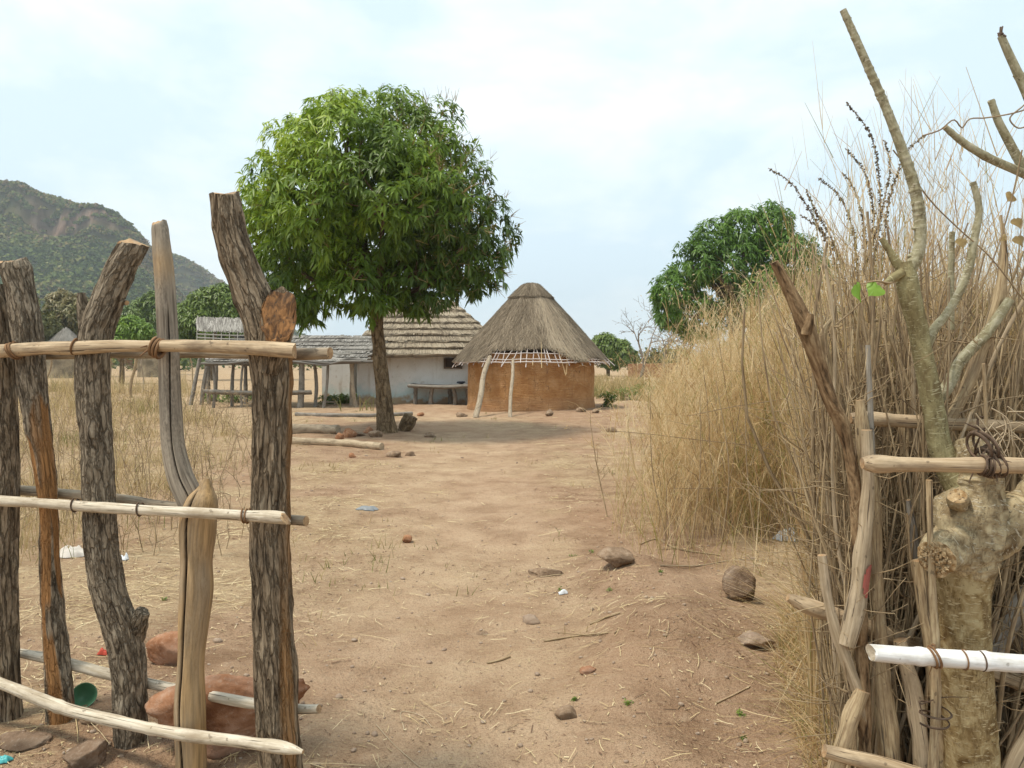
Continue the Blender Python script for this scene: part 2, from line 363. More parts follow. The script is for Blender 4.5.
def mud_wall():
    k = NT('mud_wall'); v = k.coord(); f = k.noise(v, 2.2, 5, .6); f2 = k.noise(k.map(v, (3, 3, 22)), 1, 4, .6); f3 = k.noise(v, 26, 5, .7)
    c = k.ramp(f, [(.38, (.37, .18, .07)), (.5, (.45, .24, .10)), (.64, (.51, .30, .145))])
    c = k.mix(k.math('MULTIPLY', k.val(f2, .45, .75), .5), c, (.32, .165, .07))
    z = k.n('ShaderNodeSeparateXYZ'); k.set(z, 0, v); zz = k.math('ADD', z.outputs[2], k.math('MULTIPLY', f, .35))
    c = k.mix(k.math('MULTIPLY', k.val(zz, .62, .5), .35), c, (.37, .22, .125))
    c = k.mix(k.math('MULTIPLY', k.val(zz, .26, .14), .6), c, (.30, .18, .105))
    fs = k.noise(k.map(v, (7, 7, .9)), 1, 4, .6); c = k.mix(k.math('MULTIPLY', k.val(fs, .55, .7), .45), c, (.27, .135, .06))
    vv = k.n('ShaderNodeVectorMath', operation='ADD'); k.set(vv, 0, k.map(v, (1.5, 1.5, 1.2))); nz = k.n('ShaderNodeTexNoise', Vector=v, Scale=3, Detail=4); k.set(vv, 1, nz.outputs['Color'])
    vo = k.n('ShaderNodeTexVoronoi', feature='DISTANCE_TO_EDGE', Vector=vv.outputs[0], Scale=1.3); e = k.math('MULTIPLY', k.val(vo.outputs['Distance'], .022, .006), k.val(f, .45, .55)); c = k.mix(k.math('MULTIPLY', e, .7), c, (.13, .07, .035))
    h = k.math('ADD', k.math('ADD', f2, k.math('MULTIPLY', f3, .6)), f)
    return k.done(c, .95, k.bump(h, .8, .05), spec=.08)
M['mud_wall'] = mud_wall()
def white_wall():
    k = NT('white_wall'); v = k.coord(); f = k.noise(v, 1.6, 6, .65); f3 = k.noise(v, 18, 5, .7); fs = k.noise(k.map(v, (5, 5, .6)), 1, 4)
    c = k.ramp(f, [(.25, (.72, .68, .61)), (.5, (.83, .80, .75)), (.75, (.87, .85, .81))])
    z = k.n('ShaderNodeSeparateXYZ'); k.set(z, 0, v); zz = k.math('ADD', z.outputs[2], k.math('MULTIPLY', k.math('SUBTRACT', f, .5), 1.2))
    c = k.mix(k.math('MULTIPLY', k.val(zz, .75, .3), .7), c, (.50, .68, .68))
    c = k.mix(k.val(zz, .26, .08), c, (.46, .33, .21))
    c = k.mix(k.math('MULTIPLY', k.val(fs, .54, .68), .4), c, (.48, .39, .29)); c = k.mix(k.math('MULTIPLY', k.val(k.noise(v, 4.5, 5, .7), .58, .68), .5), c, (.50, .40, .30))
    return k.done(c, .9, k.bump(f3, .3, .02), spec=.1)
M['white_wall'] = white_wall()
def ground_mat():
    k = NT('earth'); v = k.coord(); pa = k.attr('path'); st = k.attr('straw')
    f1 = k.noise(v, .35, 4, .6); f2 = k.noise(v, 2.2, 6, .65); f3 = k.noise(v, 14, 6, .7); f4 = k.noise(v, 70, 4, .7)
    c = k.ramp(f2, [(.36, (.25, .15, .088)), (.5, (.36, .23, .143)), (.64, (.435, .29, .188))])
    cp = k.ramp(f2, [(.36, (.355, .23, .142)), (.5, (.46, .312, .20)), (.65, (.535, .38, .25))])
    c = k.mix(pa, c, cp)
    c = k.mix(k.math('MULTIPLY', k.val(f1, .5, .68), .5), c, (.35, .205, .12))
    # trodden-in straw flecks: stretched noise in three directions
    fl = None
    for a in (0.3, 1.4, 2.5):
        mp = k.n('ShaderNodeMapping', Vector=v, Rotation=(0, 0, a), Scale=(9, 95, 1)).outputs[0]
        q = k.val(k.noise(mp, 1, 2, .5, .8), .61, .66); fl = q if fl is None else k.math('MAXIMUM', fl, q)
    patch = k.val(k.noise(v, 1.1, 5, .65), .38, .62)
    amt = k.math('MULTIPLY', st, k.math('ADD', .35, k.math('MULTIPLY', patch, .65)))
    c = k.mix(k.math('MULTIPLY', amt, .55), c, k.ramp(f3, [(.3, (.38, .27, .15)), (.7, (.55, .43, .25))]))
    c = k.mix(k.math('MULTIPLY', fl, k.math('ADD', .12, k.math('MULTIPLY', amt, .75))), c, (.60, .48, .29))
    c = k.mix(k.math('MULTIPLY', k.val(f4, .53, .66), .55), c, (.18, .105, .064))
    f5 = k.noise(v, 170, 3, .7); c = k.mix(k.math('MULTIPLY', k.val(f5, .55, .68), .45), c, (.52, .40, .28)); c = k.mix(k.math('MULTIPLY', k.val(f5, .44, .34), .45), c, (.16, .095, .06))
    c = k.mix(k.math('MULTIPLY', k.val(f3, .56, .7), .45), c, (.50, .37, .255))
    h = k.math('ADD', k.math('ADD', k.math('MULTIPLY', f3, .8), k.math('MULTIPLY', f4, .4)), f2)
    return k.done(c, .95, k.bump(h, .9, .05), spec=.08)
M['earth'] = ground_mat()
def hill_mat():
    k = NT('hillside'); v = k.coord(); cl = k.attr('cliff'); f = k.noise(v, .02, 6, .65); f2 = k.noise(v, .09, 5, .65)
    fz = k.noise(k.map(v, (.12, .12, .02)), 1, 5, .6)
    c = k.ramp(f, [(.35, (.06, .065, .022)), (.5, (.095, .085, .036)), (.65, (.14, .105, .055))])
    c = k.mix(k.val(f2, .5, .75), c, (.05, .065, .025))
    r = k.ramp(fz, [(.4, (.075, .045, .03)), (.5, (.16, .10, .068)), (.6, (.24, .165, .12))])
    c = k.mix(cl, c, r)
    return k.done(c, .95, k.bump(f2, .6, 3), spec=.05)
M['hillside'] = hill_mat()

# ------------------------------------------------------------------ ground
def lines(segs):
    out = []
    for a, b, n in segs: out += list(np.linspace(a, b, n, endpoint=False))
    return np.array(out)
gx = [6 + .08 * (1.14 ** i - 1) / .14 * 1.0 for i in range(62)]; gx = [a for a in gx if a < 1250] + [1300]
xs = np.array([-a for a in gx[::-1]] + list(np.linspace(-6, 6, 240, endpoint=False))[1:] + gx)
ys = np.concatenate([lines([(-60, -4, 10), (-4, 2, 24), (2, 11, 200), (11, 40, 140)]), [40 + .25 * (1.1 ** i - 1) / .1 for i in range(71)]])
ys = np.concatenate([ys[ys < 2150], [2200]])
X, Y = np.meshgrid(xs, ys); Z = gh(X, Y)
def path_mask(x, y):
    c = -.02 - .058 * y; w = .75 + .035 * y
    m = np.exp(-(np.abs(x - c + .25 * vn2(y * .5, y * 0, 7)) / w) ** 4)
    return m * (.65 + .35 * smooth(-.5, .3, vn2(x * 1.3, y * 1.3, 11))) * (1 - smooth(60, 90, y))
def straw_mask(x, y):
    s = smooth(-.15, .45, vn2(x * .8, y * .5, 21) + .5 * vn2(x * 2.4, y * 2, 22))
    s = s * (1 - .75 * path_mask(x, y))
    s = np.maximum(s, .9 * np.exp(-((x + .2) / 1.2) ** 2 - ((y - 19) / 5) ** 2) * smooth(-.4, .3, vn2(x * 1.2, y * .7, 5)))
    s = np.maximum(s, smooth(1.15, 1.9, x - .12 * (y - 4)) * smooth(2.2, 3, y))          # under the tall grass
    s = np.maximum(s, smooth(-2.2 - .12 * y, -3.4 - .16 * y, x) * smooth(5, 8, y))         # the field
    s = np.maximum(s, .8 * np.exp(-((x + 1.25) / .55) ** 2 - ((y - 6.5) / 1.6) ** 2))
    s = s * (1 - .8 * np.exp(-((x + .4) / 4.5) ** 2 - ((y - 27.5) / 2.6) ** 2))
    return np.maximum(s, .8 * smooth(32, 45, y))
g = Geo(); nx, ny = len(xs), len(ys)
i, j = np.meshgrid(np.arange(ny - 1), np.arange(nx - 1), indexing='ij'); q = (i * nx + j).ravel()
g.add(np.stack([X, Y, Z], -1), Q=np.stack([q, q + 1, q + nx + 1, q + nx], -1), path=path_mask(X, Y).ravel(), straw=straw_mask(X, Y).ravel())
tag(g.build('ground', M['earth']), 'dry sandy earth with a worn footpath leading to the huts', 'ground', kind='structure')

# ------------------------------------------------------------------ leaves and crowns
def add_leaves(g, base, d, nrmv, L, Wd, tone, m=0, bend=.35):
    """diamond leaves, four triangles each, folded and bent downwards"""
    N = len(base); s = nrm(np.cross(d, nrmv)); up = nrm(np.cross(s, d))
    mid = base + d * (L * .48)[:, None]
    tip = base + d * L[:, None]; tip[:, 2] -= bend * L
    mid[:, 2] -= .12 * bend * L
    l = mid + s * (Wd * .5)[:, None] + up * (Wd * .18)[:, None]; r = mid - s * (Wd * .5)[:, None] + up * (Wd * .18)[:, None]
    V = np.stack([base, l, r, mid, tip], 1).reshape(-1, 3); b = np.arange(N)[:, None] * 5
    T = np.concatenate([b + [0, 3, 1], b + [0, 2, 3], b + [1, 3, 4], b + [3, 2, 4]])
    g.add(V, T=T, m=m, tone=np.repeat(tone, 5))
def rosettes(g, P, n, per, L, Wd, tone, droop=.45, m=0, jl=.25):
    N = len(P); k = np.tile(np.arange(per), N); Pn = np.repeat(P, per, 0); nn = np.repeat(n, per, 0)
    ref = nrm(np.cross(nn, nrm(rng.normal(0, 1, nn.shape)))); b2 = np.cross(nn, ref)
    phi = rng.random(N * per) * 2 * math.pi
    spread = rng.uniform(.5, 1.25, N * per)
    d = nn * rng.uniform(.15, .7, (N * per, 1)) + (ref * np.cos(phi)[:, None] + b2 * np.sin(phi)[:, None]) * spread[:, None]
    d[:, 2] -= droop * rng.uniform(.3, 1.4, N * per); d = nrm(d)
    Ls = L * rng.uniform(1 - jl, 1 + jl, N * per); Ws = Wd * rng.uniform(.75, 1.2, N * per)
    base = Pn - nn * (rng.random((N * per, 1)) * L * .5)
    nv = nrm(nn + np.array([0, 0, .6]) + rng.normal(0, .35, nn.shape))
    add_leaves(g, base, d, nv, Ls, Ws, np.clip(np.repeat(tone, per) + rng.normal(0, .09, N * per), 0, 1), m)
def crown_points(lobes, n, gap=-.3, gf=1.2, inner=.35, seed=0, rough=.16):
    lobes = np.asarray(lobes, float); w = lobes[:, 3] ** 2; w = w / w.sum(); P = []; Nn = []; cnt = 0
    while cnt < n:
        m = n * 2; li = rng.choice(len(lobes), m, p=w); u = nrm(rng.normal(0, 1, (m, 3)))
        rr = lobes[li, 3] * (1 - inner * rng.random(m) ** 2) * (1 + rough * vn(u * 2.8 + li[:, None] * 3.1))
        p = lobes[li, :3] + u * rr[:, None]
        dist = np.linalg.norm(p[:, None] - lobes[None, :, :3], axis=2) / lobes[None, :, 3]
        dist[np.arange(m), li] = 9
        keep = (dist.min(1) > .74) | (rng.random(m) < .10)
        keep &= vn(p * gf + seed) > gap
        p, u = p[keep], u[keep]; P.append(p); Nn.append(u); cnt += len(p)
    return np.concatenate(P)[:n], np.concatenate(Nn)[:n]
def branches(g, p0, ends, r0, m=0, seg=7, sag=.2, M_=6):
    for e in ends:
        e = np.asarray(e, float); mid = p0 * .45 + e * .55 + rng.normal(0, .08, 3) * np.linalg.norm(e - p0); mid[2] -= sag * .2 * np.linalg.norm(e - p0)
        add_tube(g, [p0, mid, e], [r0, r0 * .6, r0 * .18], M_, m, K=seg)

def lump(n=3, scale=(1, 1, 1), seed=0, rough=.3, freq=1.6, flat=0, dmin=.55):
    """angular stone: a sphere cut by random planes, then roughened"""
    r = np.random.default_rng(seed); K, Mm = 10 * n, 14 * n
    ph = np.linspace(0, math.pi, K); th = np.linspace(0, 2 * math.pi, Mm, endpoint=False)
    u = np.stack([np.sin(ph)[:, None] * np.cos(th), np.sin(ph)[:, None] * np.sin(th), np.cos(ph)[:, None] * np.ones(Mm)], -1).reshape(-1, 3)
    rad = np.ones(len(u))
    for _ in range(11):
        nn = nrm(r.normal(0, 1, 3)); dd = r.uniform(dmin, .85); c = u @ nn
        rad = np.minimum(rad, np.where(c > .05, dd / np.maximum(c, .05), 9))
    rad = rad * (1 + rough * .5 * fbm(u * freq + seed * 3.3) + rough * .2 * fbm(u * freq * 5 + seed) + rough * .06 * fbm(u * freq * 19 + seed))
    V = u * rad[:, None] * np.asarray(scale)
    i = np.arange(K - 1)[:, None] * Mm; j = np.arange(Mm)[None]; j2 = (j + 1) % Mm
    Q = np.stack([i + j, i + Mm + j, i + Mm + j2, i + j2], -1).reshape(-1, 4)
    return V, Q
def stone(name, label, cat, px, py, wpx, hpx, mat, seed, dep=1.0, sink=.42, group=None, rot=0, d=None):
    """a stone whose bottom-centre shows at px,py and spans wpx x hpx"""
    p = G(px, py) if d is None else np.array([(px - 512) * d / F, d, gz((px - 512) * d / F, d)])
    s = p[1] / F; V, Q = lump(7 if wpx > 60 else 5 if wpx > 25 else 2, (wpx * s * .6, wpx * s * .6 * dep, hpx * s * .62), seed, dmin=.42 if name == 'boulder' else .5)
    c, sn = math.cos(rot), math.sin(rot); V = np.stack([V[:, 0] * c - V[:, 1] * sn, V[:, 0] * sn + V[:, 1] * c, V[:, 2]], -1)
    lo = -V[:, 2].min(); V[:, 2] += lo * (1 - 2 * sink * .5) - .01
    g = Geo(); g.add(V + p, Q=Q)
    return tag(g.build(name, mat, origin=p), label, cat, group)

# ------------------------------------------------------------------ mango tree in the yard
D = 18.2; base = G(386, 432); D = base[1]
t = thing('mango_tree', 'big round leafy tree with a leaning brown trunk standing before the white house', 'tree', base)
g = Geo()
tr = [(388, 446, 15), (387, 436, 12.2), (386, 425, 9.6), (384, 400, 7.9), (381, 370, 7.0), (378, 340, 6.2), (377, 318, 6.3), (380, 290, 6.2)]
P = np.array([W(a, b, D) for a, b, _ in tr]); rr = np.array([c for *_, c in tr]) * D / F
def barkd(amp, sx, sz, lob=.08, seed=0.):
    def f(TH, S, bc, r):
        q = bc * np.array([sx, sx, sz]) + seed
        n = vn(q); n2 = vn(q * 2.3 + 5)
        return amp * ((1 - 2 * np.abs(n)) * .7 + .4 * n2) + r * lob * vn(bc * np.array([9, 9, 3]) + seed + 40)
    return f
add_tube(g, P, rr, 28, K=60, disp=barkd(.012, 9, 4, .12))
top = P[-1]
lob_px = [(304, 154, 46, .2), (348, 134, 46, 0), (395, 128, 44, .3), (430, 148, 43, -.2), (462, 190, 40, .2), (483, 228, 34, 0), (470, 262, 38, -.3), (425, 272, 44, -.6), (372, 280, 42, -.8),
          (312, 280, 46, -.4), (278, 246, 44, .2), (268, 200, 34, .3), (322, 212, 60, -1.3), (395, 205, 64, -1.5), (360, 190, 66, 1.4), (430, 225, 56, 1.2), (310, 240, 52, 1.3), (350, 160, 50, -1.0), (445, 215, 44, -1.2)]
lobes = np.array([[*(W(a, b, D) + np.array([0, dy, 0])), r * D / F] for a, b, r, dy in lob_px])
branches(g, top, [l[:3] for l in lobes], .10, seg=9)
for l in lobes:
    e = l[:3] + nrm(rng.normal(0, 1, (5, 3))) * l[3] * .9
    branches(g, l[:3] * .85 + top * .15, e, .022, M_=4, seg=6)
g.build('trunk', M['tree_bark'], t)
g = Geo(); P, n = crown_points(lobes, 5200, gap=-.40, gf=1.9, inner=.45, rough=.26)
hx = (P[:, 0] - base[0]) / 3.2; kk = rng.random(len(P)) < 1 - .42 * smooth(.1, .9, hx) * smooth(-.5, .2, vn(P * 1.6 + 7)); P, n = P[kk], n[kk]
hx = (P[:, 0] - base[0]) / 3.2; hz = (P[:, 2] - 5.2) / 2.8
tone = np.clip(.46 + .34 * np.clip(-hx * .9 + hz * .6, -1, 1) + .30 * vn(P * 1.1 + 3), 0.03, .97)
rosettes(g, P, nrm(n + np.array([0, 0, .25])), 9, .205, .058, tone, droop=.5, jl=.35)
# flower sprays on the right-hand side of the crown
k = (hx > .25) & (rng.random(len(P)) < .38) | (rng.random(len(P)) < .03)
Q0 = P[k] + n[k] * .05; N = len(Q0); t_ = np.linspace(0, 1, 4)
for rep in range(4):
    d = nrm(n[k] + np.array([0, 0, .45]) + rng.normal(0, .5, (N, 3))); L = rng.uniform(.12, .32, N)
    PP = Q0[:, None] + d[:, None] * (L[:, None] * t_)[..., None]
    add_ribbons(g, PP, np.broadcast_to(.014 * (1 - .6 * t_), (N, 4)), nrm(np.cross(d, rng.normal(0, 1, (N, 3)))), rng.random(N), m=1)
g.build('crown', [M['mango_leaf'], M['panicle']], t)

# ------------------------------------------------------------------ other trees
def tree(name, label, lobes_px, d, trunk, mats, n, L, Wd, per=6, tone=.5, group=None, gap=-.35, gf=.8, droop=.35, dyr=.7, bark='tree_bark', tv=.3):
    bx = (trunk[0][0] - 512) * d / F; base = np.array([bx, d, gz(bx, d)])
    t = thing(name, label, 'tree', base, group)
    P = np.array([W(a, b, d) for a, b, _ in trunk]); P[0][2] = base[2] - .15
    g = Geo(); add_tube(g, P, [c * d / F for *_, c in trunk], 12, K=16, disp=barkd(.02, 5, 3, .1))
    lb = []
    for a, b, r in lobes_px:
        rm = r * d / F; lb.append([*(W(a, b, d)), rm]); 
        lb.append([*(W(a + rng.uniform(-.3, .3) * r, b + rng.uniform(-.2, .3) * r, d) + np.array([0, dyr * rm * rng.choice([-1, 1]), 0])), rm * .85])
    lb = np.array(lb); branches(g, P[-1], lb[:, :3], trunk[-1][2] * d / F * .6, seg=6, M_=5)
    g.build('trunk', M[bark], t)
    g = Geo(); P, nn = crown_points(lb, n, gap, gf)
    rosettes(g, P, nrm(nn + np.array([0, 0, .3])), per, L, Wd, np.clip(tone + tv * vn(P * .5 + 9) + rng.normal(0, .08, len(P)), 0, 1), droop)
    g.build('crown', mats, t); return t
tree('leafy_tree', 'dense bright green tree rising behind the tall dry grass', [(742, 232, 26), (770, 225, 24), (715, 240, 24), (690, 265, 24), (672, 290, 22), (735, 265, 34), (780, 255, 28), (800, 275, 26), (760, 300, 34), (700, 310, 30), (668, 310, 16), (815, 290, 18)],
     48, [(735, 384, 9), (736, 350, 8), (738, 310, 7)], M['far_leaf'], 3600, .42, .11, 7, tone=.5, droop=.4, gap=-.5, gf=.5)
tree('green_tree', 'small rounded green tree just right of the round hut roof', [(605, 345, 13), (620, 350, 12), (593, 352, 10), (612, 356, 12), (630, 356, 8)], 90, [(608, 377, 2), (608, 355, 1.6)], M['mid_leaf'], 1500, .55, .2, 5, tone=.55, gf=.3)
tree('leafy_bush', 'bright lime green bushy tree behind the two thick fence posts', [(112, 330, 12), (130, 328, 13), (145, 332, 9), (122, 338, 13), (100, 336, 9), (140, 342, 10), (110, 345, 10)], 58, [(122, 385, 2.4), (122, 350, 2)], M['bush_leaf'], 1700, .40, .15, 6, tone=.6, gf=.5)
tree('broad_tree', 'mid green broad tree behind the stick rack at the foot of the hill', [(205, 305, 18), (222, 300, 16), (190, 318, 16), (235, 312, 18), (212, 325, 20), (182, 332, 12), (240, 330, 18), (262, 318, 18)], 70, [(214, 381, 4), (214, 350, 3.4), (214, 325, 2.5)], M['mid_leaf'], 3000, .5, .17, 6, tone=.45, gf=.4)
tree('olive_tree', 'dull olive tree at the far left edge below the hillside', [(8, 318, 20), (32, 308, 18), (-12, 326, 20), (22, 330, 20), (42, 325, 14)], 80, [(14, 379, 3.4), (14, 345, 3), (14, 325, 2)], M['olive_leaf'], 1800, .5, .2, 5, tone=.5, gf=.4)
tree('olive_tree', 'brownish olive tree behind the small grey hut roof', [(62, 305, 16), (80, 310, 15), (52, 318, 14), (72, 322, 16), (92, 322, 12)], 85, [(68, 378, 3), (68, 345, 2.6), (68, 325, 2)], M['olive_leaf'], 1800, .5, .2, 5, tone=.8, gf=.4)
tree('dark_tree', 'dark green tree seen between the lime bush and the smooth grey post', [(140, 312, 14), (155, 305, 14), (170, 314, 13), (160, 322, 15), (178, 326, 12)], 100, [(158, 375, 2.6), (158, 345, 2.4), (158, 325, 2)], M['mid_leaf'], 1600, .6, .22, 5, tone=.15, gf=.35)
# bare tree
def bare_tree(name, label, px, py, d, hpx, seed):
    r = np.random.default_rng(seed); bx = (px - 512) * d / F; base = np.array([bx, d, gz(bx, d)]); H = hpx * d / F
    t = thing(name, label, 'tree', base); g1, g2 = Geo(), Geo(); segs = []
    def grow(p, dr, L, rad, lev):
        q = p + dr * L; mid = (p + q) / 2 + r.normal(0, .05, 3) * L; segs.append((p, mid, q, rad, lev))
        if lev >= 6: return
        for _ in range(2 if lev < 1 else r.integers(2, 4)):
            nd = nrm(dr + r.normal(0, .42, 3) + np.array([0, 0, .06])); grow(q if r.random() < .7 else mid, nd, L * r.uniform(.62, .88), rad * .62, lev + 1)
    grow(base + [0, 0, -.1], nrm(np.array([.05, 0, 1.])), H * .30, .16, 0)
    for lo, hi, gg in ((0, 2, g1), (2, 9, g2)):
        s = [a for a in segs if lo <= a[4] < hi]
        add_tubes(gg, np.array([[a[0], a[1], a[2]] for a in s]), np.array([[a[3], a[3] * .85, a[3] * .65] for a in s]).clip(.012), 5, tone=r.random(len(s)))
    g1.build('trunk', M['twig_grey'], t); g2.build('crown', M['twig_grey'], t)
bare_tree('bare_tree', 'leafless grey tree standing above the red mud wall', 640, 378, 76, 92, 3)
bare_tree('bare_tree', 'thin leafless grey tree close beside the dense bright green tree', 664, 380, 70, 66, 8)

# ------------------------------------------------------------------ hills
RID = np.array([(-3000, 60), (-1500, 130), (-700, 165), (-300, 178), (-100, 181), (0, 183), (20, 186), (41, 194), (60, 199), (75, 204), (94, 207), (116, 216), (131, 229), (144, 244), (155, 262), (170, 285), (190, 310), (215, 335), (250, 352), (300, 362), (500, 364)], float)
RID2 = np.array([(60, 330), (100, 262), (125, 246), (150, 251), (175, 257), (194, 265), (208, 275), (219, 281), (235, 292), (260, 312), (300, 335), (350, 352), (420, 362), (500, 364)], float)
def hill(name, label, rid, r0, r1, r2, bcol, na=420, nr=130, a0=-1300, cliff=True, back=400):
    px = np.concatenate([np.linspace(a0, 0, na // 3, endpoint=False), np.linspace(0, rid[-1, 0], na)]) if a0 < 0 else np.linspace(a0, rid[-1, 0], na)
    e = np.interp(px, rid[:, 0], HZ - rid[:, 1]) / F          # tangent of the ridge elevation
    a = (px - 512) / F
    u = np.linspace(0, 1, nr)[None]; rr = r0 + (r2 - r0) * u
    rr = np.broadcast_to(rr, (len(px), nr)); A = np.broadcast_to(a[:, None], rr.shape); E = np.broadcast_to(e[:, None], rr.shape)
    top = E * r1 + EYE * (E > 0)
    x, y = A * rr, rr
    sp = (rr - r0) / (r1 - r0)
    prof = np.where(sp < 1, .73 * np.clip(sp / .84, 0, 1) ** 1.25 + .24 * smooth(.84, .90, sp + .05 * vn2(x * .03, y * .01, 4) + .03 * vn2(x * .09, y * .03, 6)) + .03 * smooth(.9, 1, sp), 1 - smooth(1, (r2 - r0) / (r1 - r0), sp) * 1.02)
    nse = fbm(np.stack([x * .012, y * .012, x * 0 + 5], -1)) * 9 + fbm(np.stack([x * .05, y * .05, x * 0 + 8], -1)) * 2.5
    prof_n = prof * top + nse * np.clip(top / 60, 0, 1) * np.minimum(smooth(0, .3, sp), .25 + .75 * smooth(1.0, .85, sp))
    cp_ = A * F + 512
    cl = smooth(10, 45, cp_) * smooth(150, 125, cp_) * smooth(.845, .86, sp) * (1 - smooth(.895, .915, sp)) * smooth(.25, -.05, vn2(x * .035, y * .003, 12)) * (top > 45) if cliff else 0 * sp
    z = prof_n - .6
    g = Geo(); n0, n1 = rr.shape; i, j = np.meshgrid(np.arange(n0 - 1), np.arange(n1 - 1), indexing='ij'); q = (i * n1 + j).ravel()
    g.add(np.stack([x, y, z], -1), Q=np.stack([q, q + n1, q + n1 + 1, q + 1], -1), cliff=cl.ravel())
    tag(g.build(name, M['hillside']), label, 'hill', kind='structure')
    return x, y, z, cl, sp
H1 = hill('hill', 'scrub covered hillside with a reddish cliff band under its crest', RID, 330, 560, 900, None)
H2 = hill('hill', 'lower farther hill spur fading into haze', RID2, 620, 800, 1050, None, na=260, a0=60, cliff=False)
# scrub woodland on the slopes
g = Geo()
for (x, y, z, cl, sp), n, sc in ((H1, 15000, 1.25), (H2, 4000, 1.6)):
    px = x / y * F + 512
    ok = (px > -250) & (px < 330) & (sp < 1.06) & (z > 1.0) & ((cl < .5) | (rng.random(cl.shape) < .3))
    idx = np.flatnonzero(ok.ravel()); w = y.ravel()[idx] * (1 + 5 * ((sp.ravel()[idx] > .825) & (sp.ravel()[idx] < .93))); idx = rng.choice(idx, n, p=w / w.sum())
    C = np.stack([x.ravel()[idx], y.ravel()[idx], z.ravel()[idx]], -1) + rng.normal(0, .8, (n, 3)) * [1, 1, 0]
    hgt = rng.uniform(1.3, 3.8, n) * sc * np.where(sp.ravel()[idx] > .83, .75, 1); per = 20
    u = nrm(rng.normal(0, 1, (n, per, 3))); u[..., 2] = np.abs(u[..., 2]) * .9
    Pp = C[:, None] + u * (hgt[:, None] * rng.uniform(.55, 1, (n, per)))[..., None]
    tone = np.clip(.36 + .34 * vn(C * .03) + .45 * smooth(.62, .95, sp.ravel()[idx]) * (.4 + rng.random(n)) + rng.normal(0, .27, n), 0, 1)
    L = np.repeat(hgt, per) * .62
    dv = nrm(rng.normal(0, 1, (n * per, 3)) + u.reshape(-1, 3) * .3)
    add_leaves(g, Pp.reshape(-1, 3) - dv * (L * .5)[:, None], dv, nrm(u.reshape(-1, 3) + .01), L, L * .8, np.clip(np.repeat(tone, per) + rng.normal(0, .05, n * per), 0, 1), bend=.1)
tag(g.build('woodland', M['hill_leaf'], smooth_=False), 'dense olive scrub woodland covering the hillside', 'woodland', kind='stuff')
# far line of trees on the plain
g = Geo(); n = 420
a = rng.uniform(-700, 2400, n); dd = rng.uniform(130, 260, n); C = np.stack([(a - 512) / F * dd, dd, 0 * dd], -1); k = ~((a > 560) & (a < 660) & (dd < 150)); C = C[k]; n = len(C)
hgt = rng.uniform(2, 4.2, n); per = 60; u = nrm(rng.normal(0, 1, (n, per, 3)))
Pp = C[:, None] + u * (hgt[:, None] * rng.uniform(.5, 1, (n, per)))[..., None] * [1.3, 1.3, .8] + np.array([0, 0, 1])[None, None] * hgt[:, None, None] * .75
L = np.repeat(hgt, per) * .35; dv = nrm(rng.normal(0, 1, (n * per, 3)))
add_leaves(g, Pp.reshape(-1, 3) - dv * (L * .5)[:, None], dv, nrm(u.reshape(-1, 3) + .01), L, L * .7, np.clip(np.repeat(.45 + .3 * rng.normal(0, 1, n), per), 0, 1), bend=.1)
tag(g.build('treeline', M['hill_leaf'], smooth_=False), 'far line of low trees on the plain', 'trees', kind='stuff')

# ------------------------------------------------------------------ round hut
def thatch_cone(g, c, prof, eave, n, m, L=(.35, .8), wid=.02, tones=(.5, .25), azr=None, lift=.03):
    """straws lying down a cone; prof: [(r,z)...] top to bottom, eave(az)-> fraction where the thatch ends"""
    prof = np.array(prof); s = np.concatenate([[0], np.cumsum(np.hypot(*np.diff(prof, axis=0).T))]); s /= s[-1]
    az = rng.random(n) * 2 * math.pi if azr is None else azr[0] + rng.random(n) * (azr[1] - azr[0])
    u = np.sqrt(rng.random(n)) * 1.0
    tot = np.hypot(*np.diff(prof, axis=0).T).sum(); Ls = rng.uniform(*L, n) / tot; e = eave(az)
    u = np.minimum(u * (e + .01), e - Ls * .35)
    t = np.linspace(0, 1, 4)[None]; U = np.clip(u[:, None] + (t - .3) * Ls[:, None], 0, None); U = np.minimum(U, (e + rng.uniform(-.01, .035, n))[:, None])
    r = np.interp(U, s, prof[:, 0]); z = np.interp(U, s, prof[:, 1]); A = az[:, None] + rng.normal(0, .17, n)[:, None] * (t - .3) / np.maximum(r, .3)
    li = lift * rng.random(n)[:, None] * (.3 + t)
    P = np.stack([c[0] + (r + li * .6) * np.cos(A), c[1] + (r + li * .6) * np.sin(A), c[2] + z + li], -1)
    side = np.stack([-np.sin(az), np.cos(az), rng.normal(0, .25, n)], -1)
    tone = np.clip(tones[0] + tones[1] * rng.normal(0, 1, n) * .7 + .22 * vn2(az * 5, u * 3), 0, 1)
    add_ribbons(g, P, np.broadcast_to(wid * rng.uniform(.5, 1.3, n)[:, None] * (1 - .5 * t), (n, 4)), nrm(side), tone, m)
HD = 28.2; hc = np.array([(531 - 512) * HD / F, HD, 0.0])
hut = thing('round_hut', 'round ochre mud hut with a tall conical thatched roof', 'hut', hc)
def cyl_wall(c, r, z0, z1, K=14, Mm=128, amp=.03):
    g = Geo(); P = np.array([[c[0], c[1], z] for z in np.linspace(z0, z1, K)])
    V, Q, bc, TH, S = sweep(P, np.full(K, r), Mm, lambda TH, S, bc, rr: amp * fbm(bc * 1.3 + 3) + .012 * vn(bc * np.array([5, 5, 14])) + .05 * np.exp(-((S - .0) / .25) ** 2) * (1 + vn(bc * 3)))
    g.add(V, Q=Q); return g
cyl_wall(hc, 2.24, -.1, 1.9).build('wall', M['mud_wall'], hut)
front = -math.pi / 2
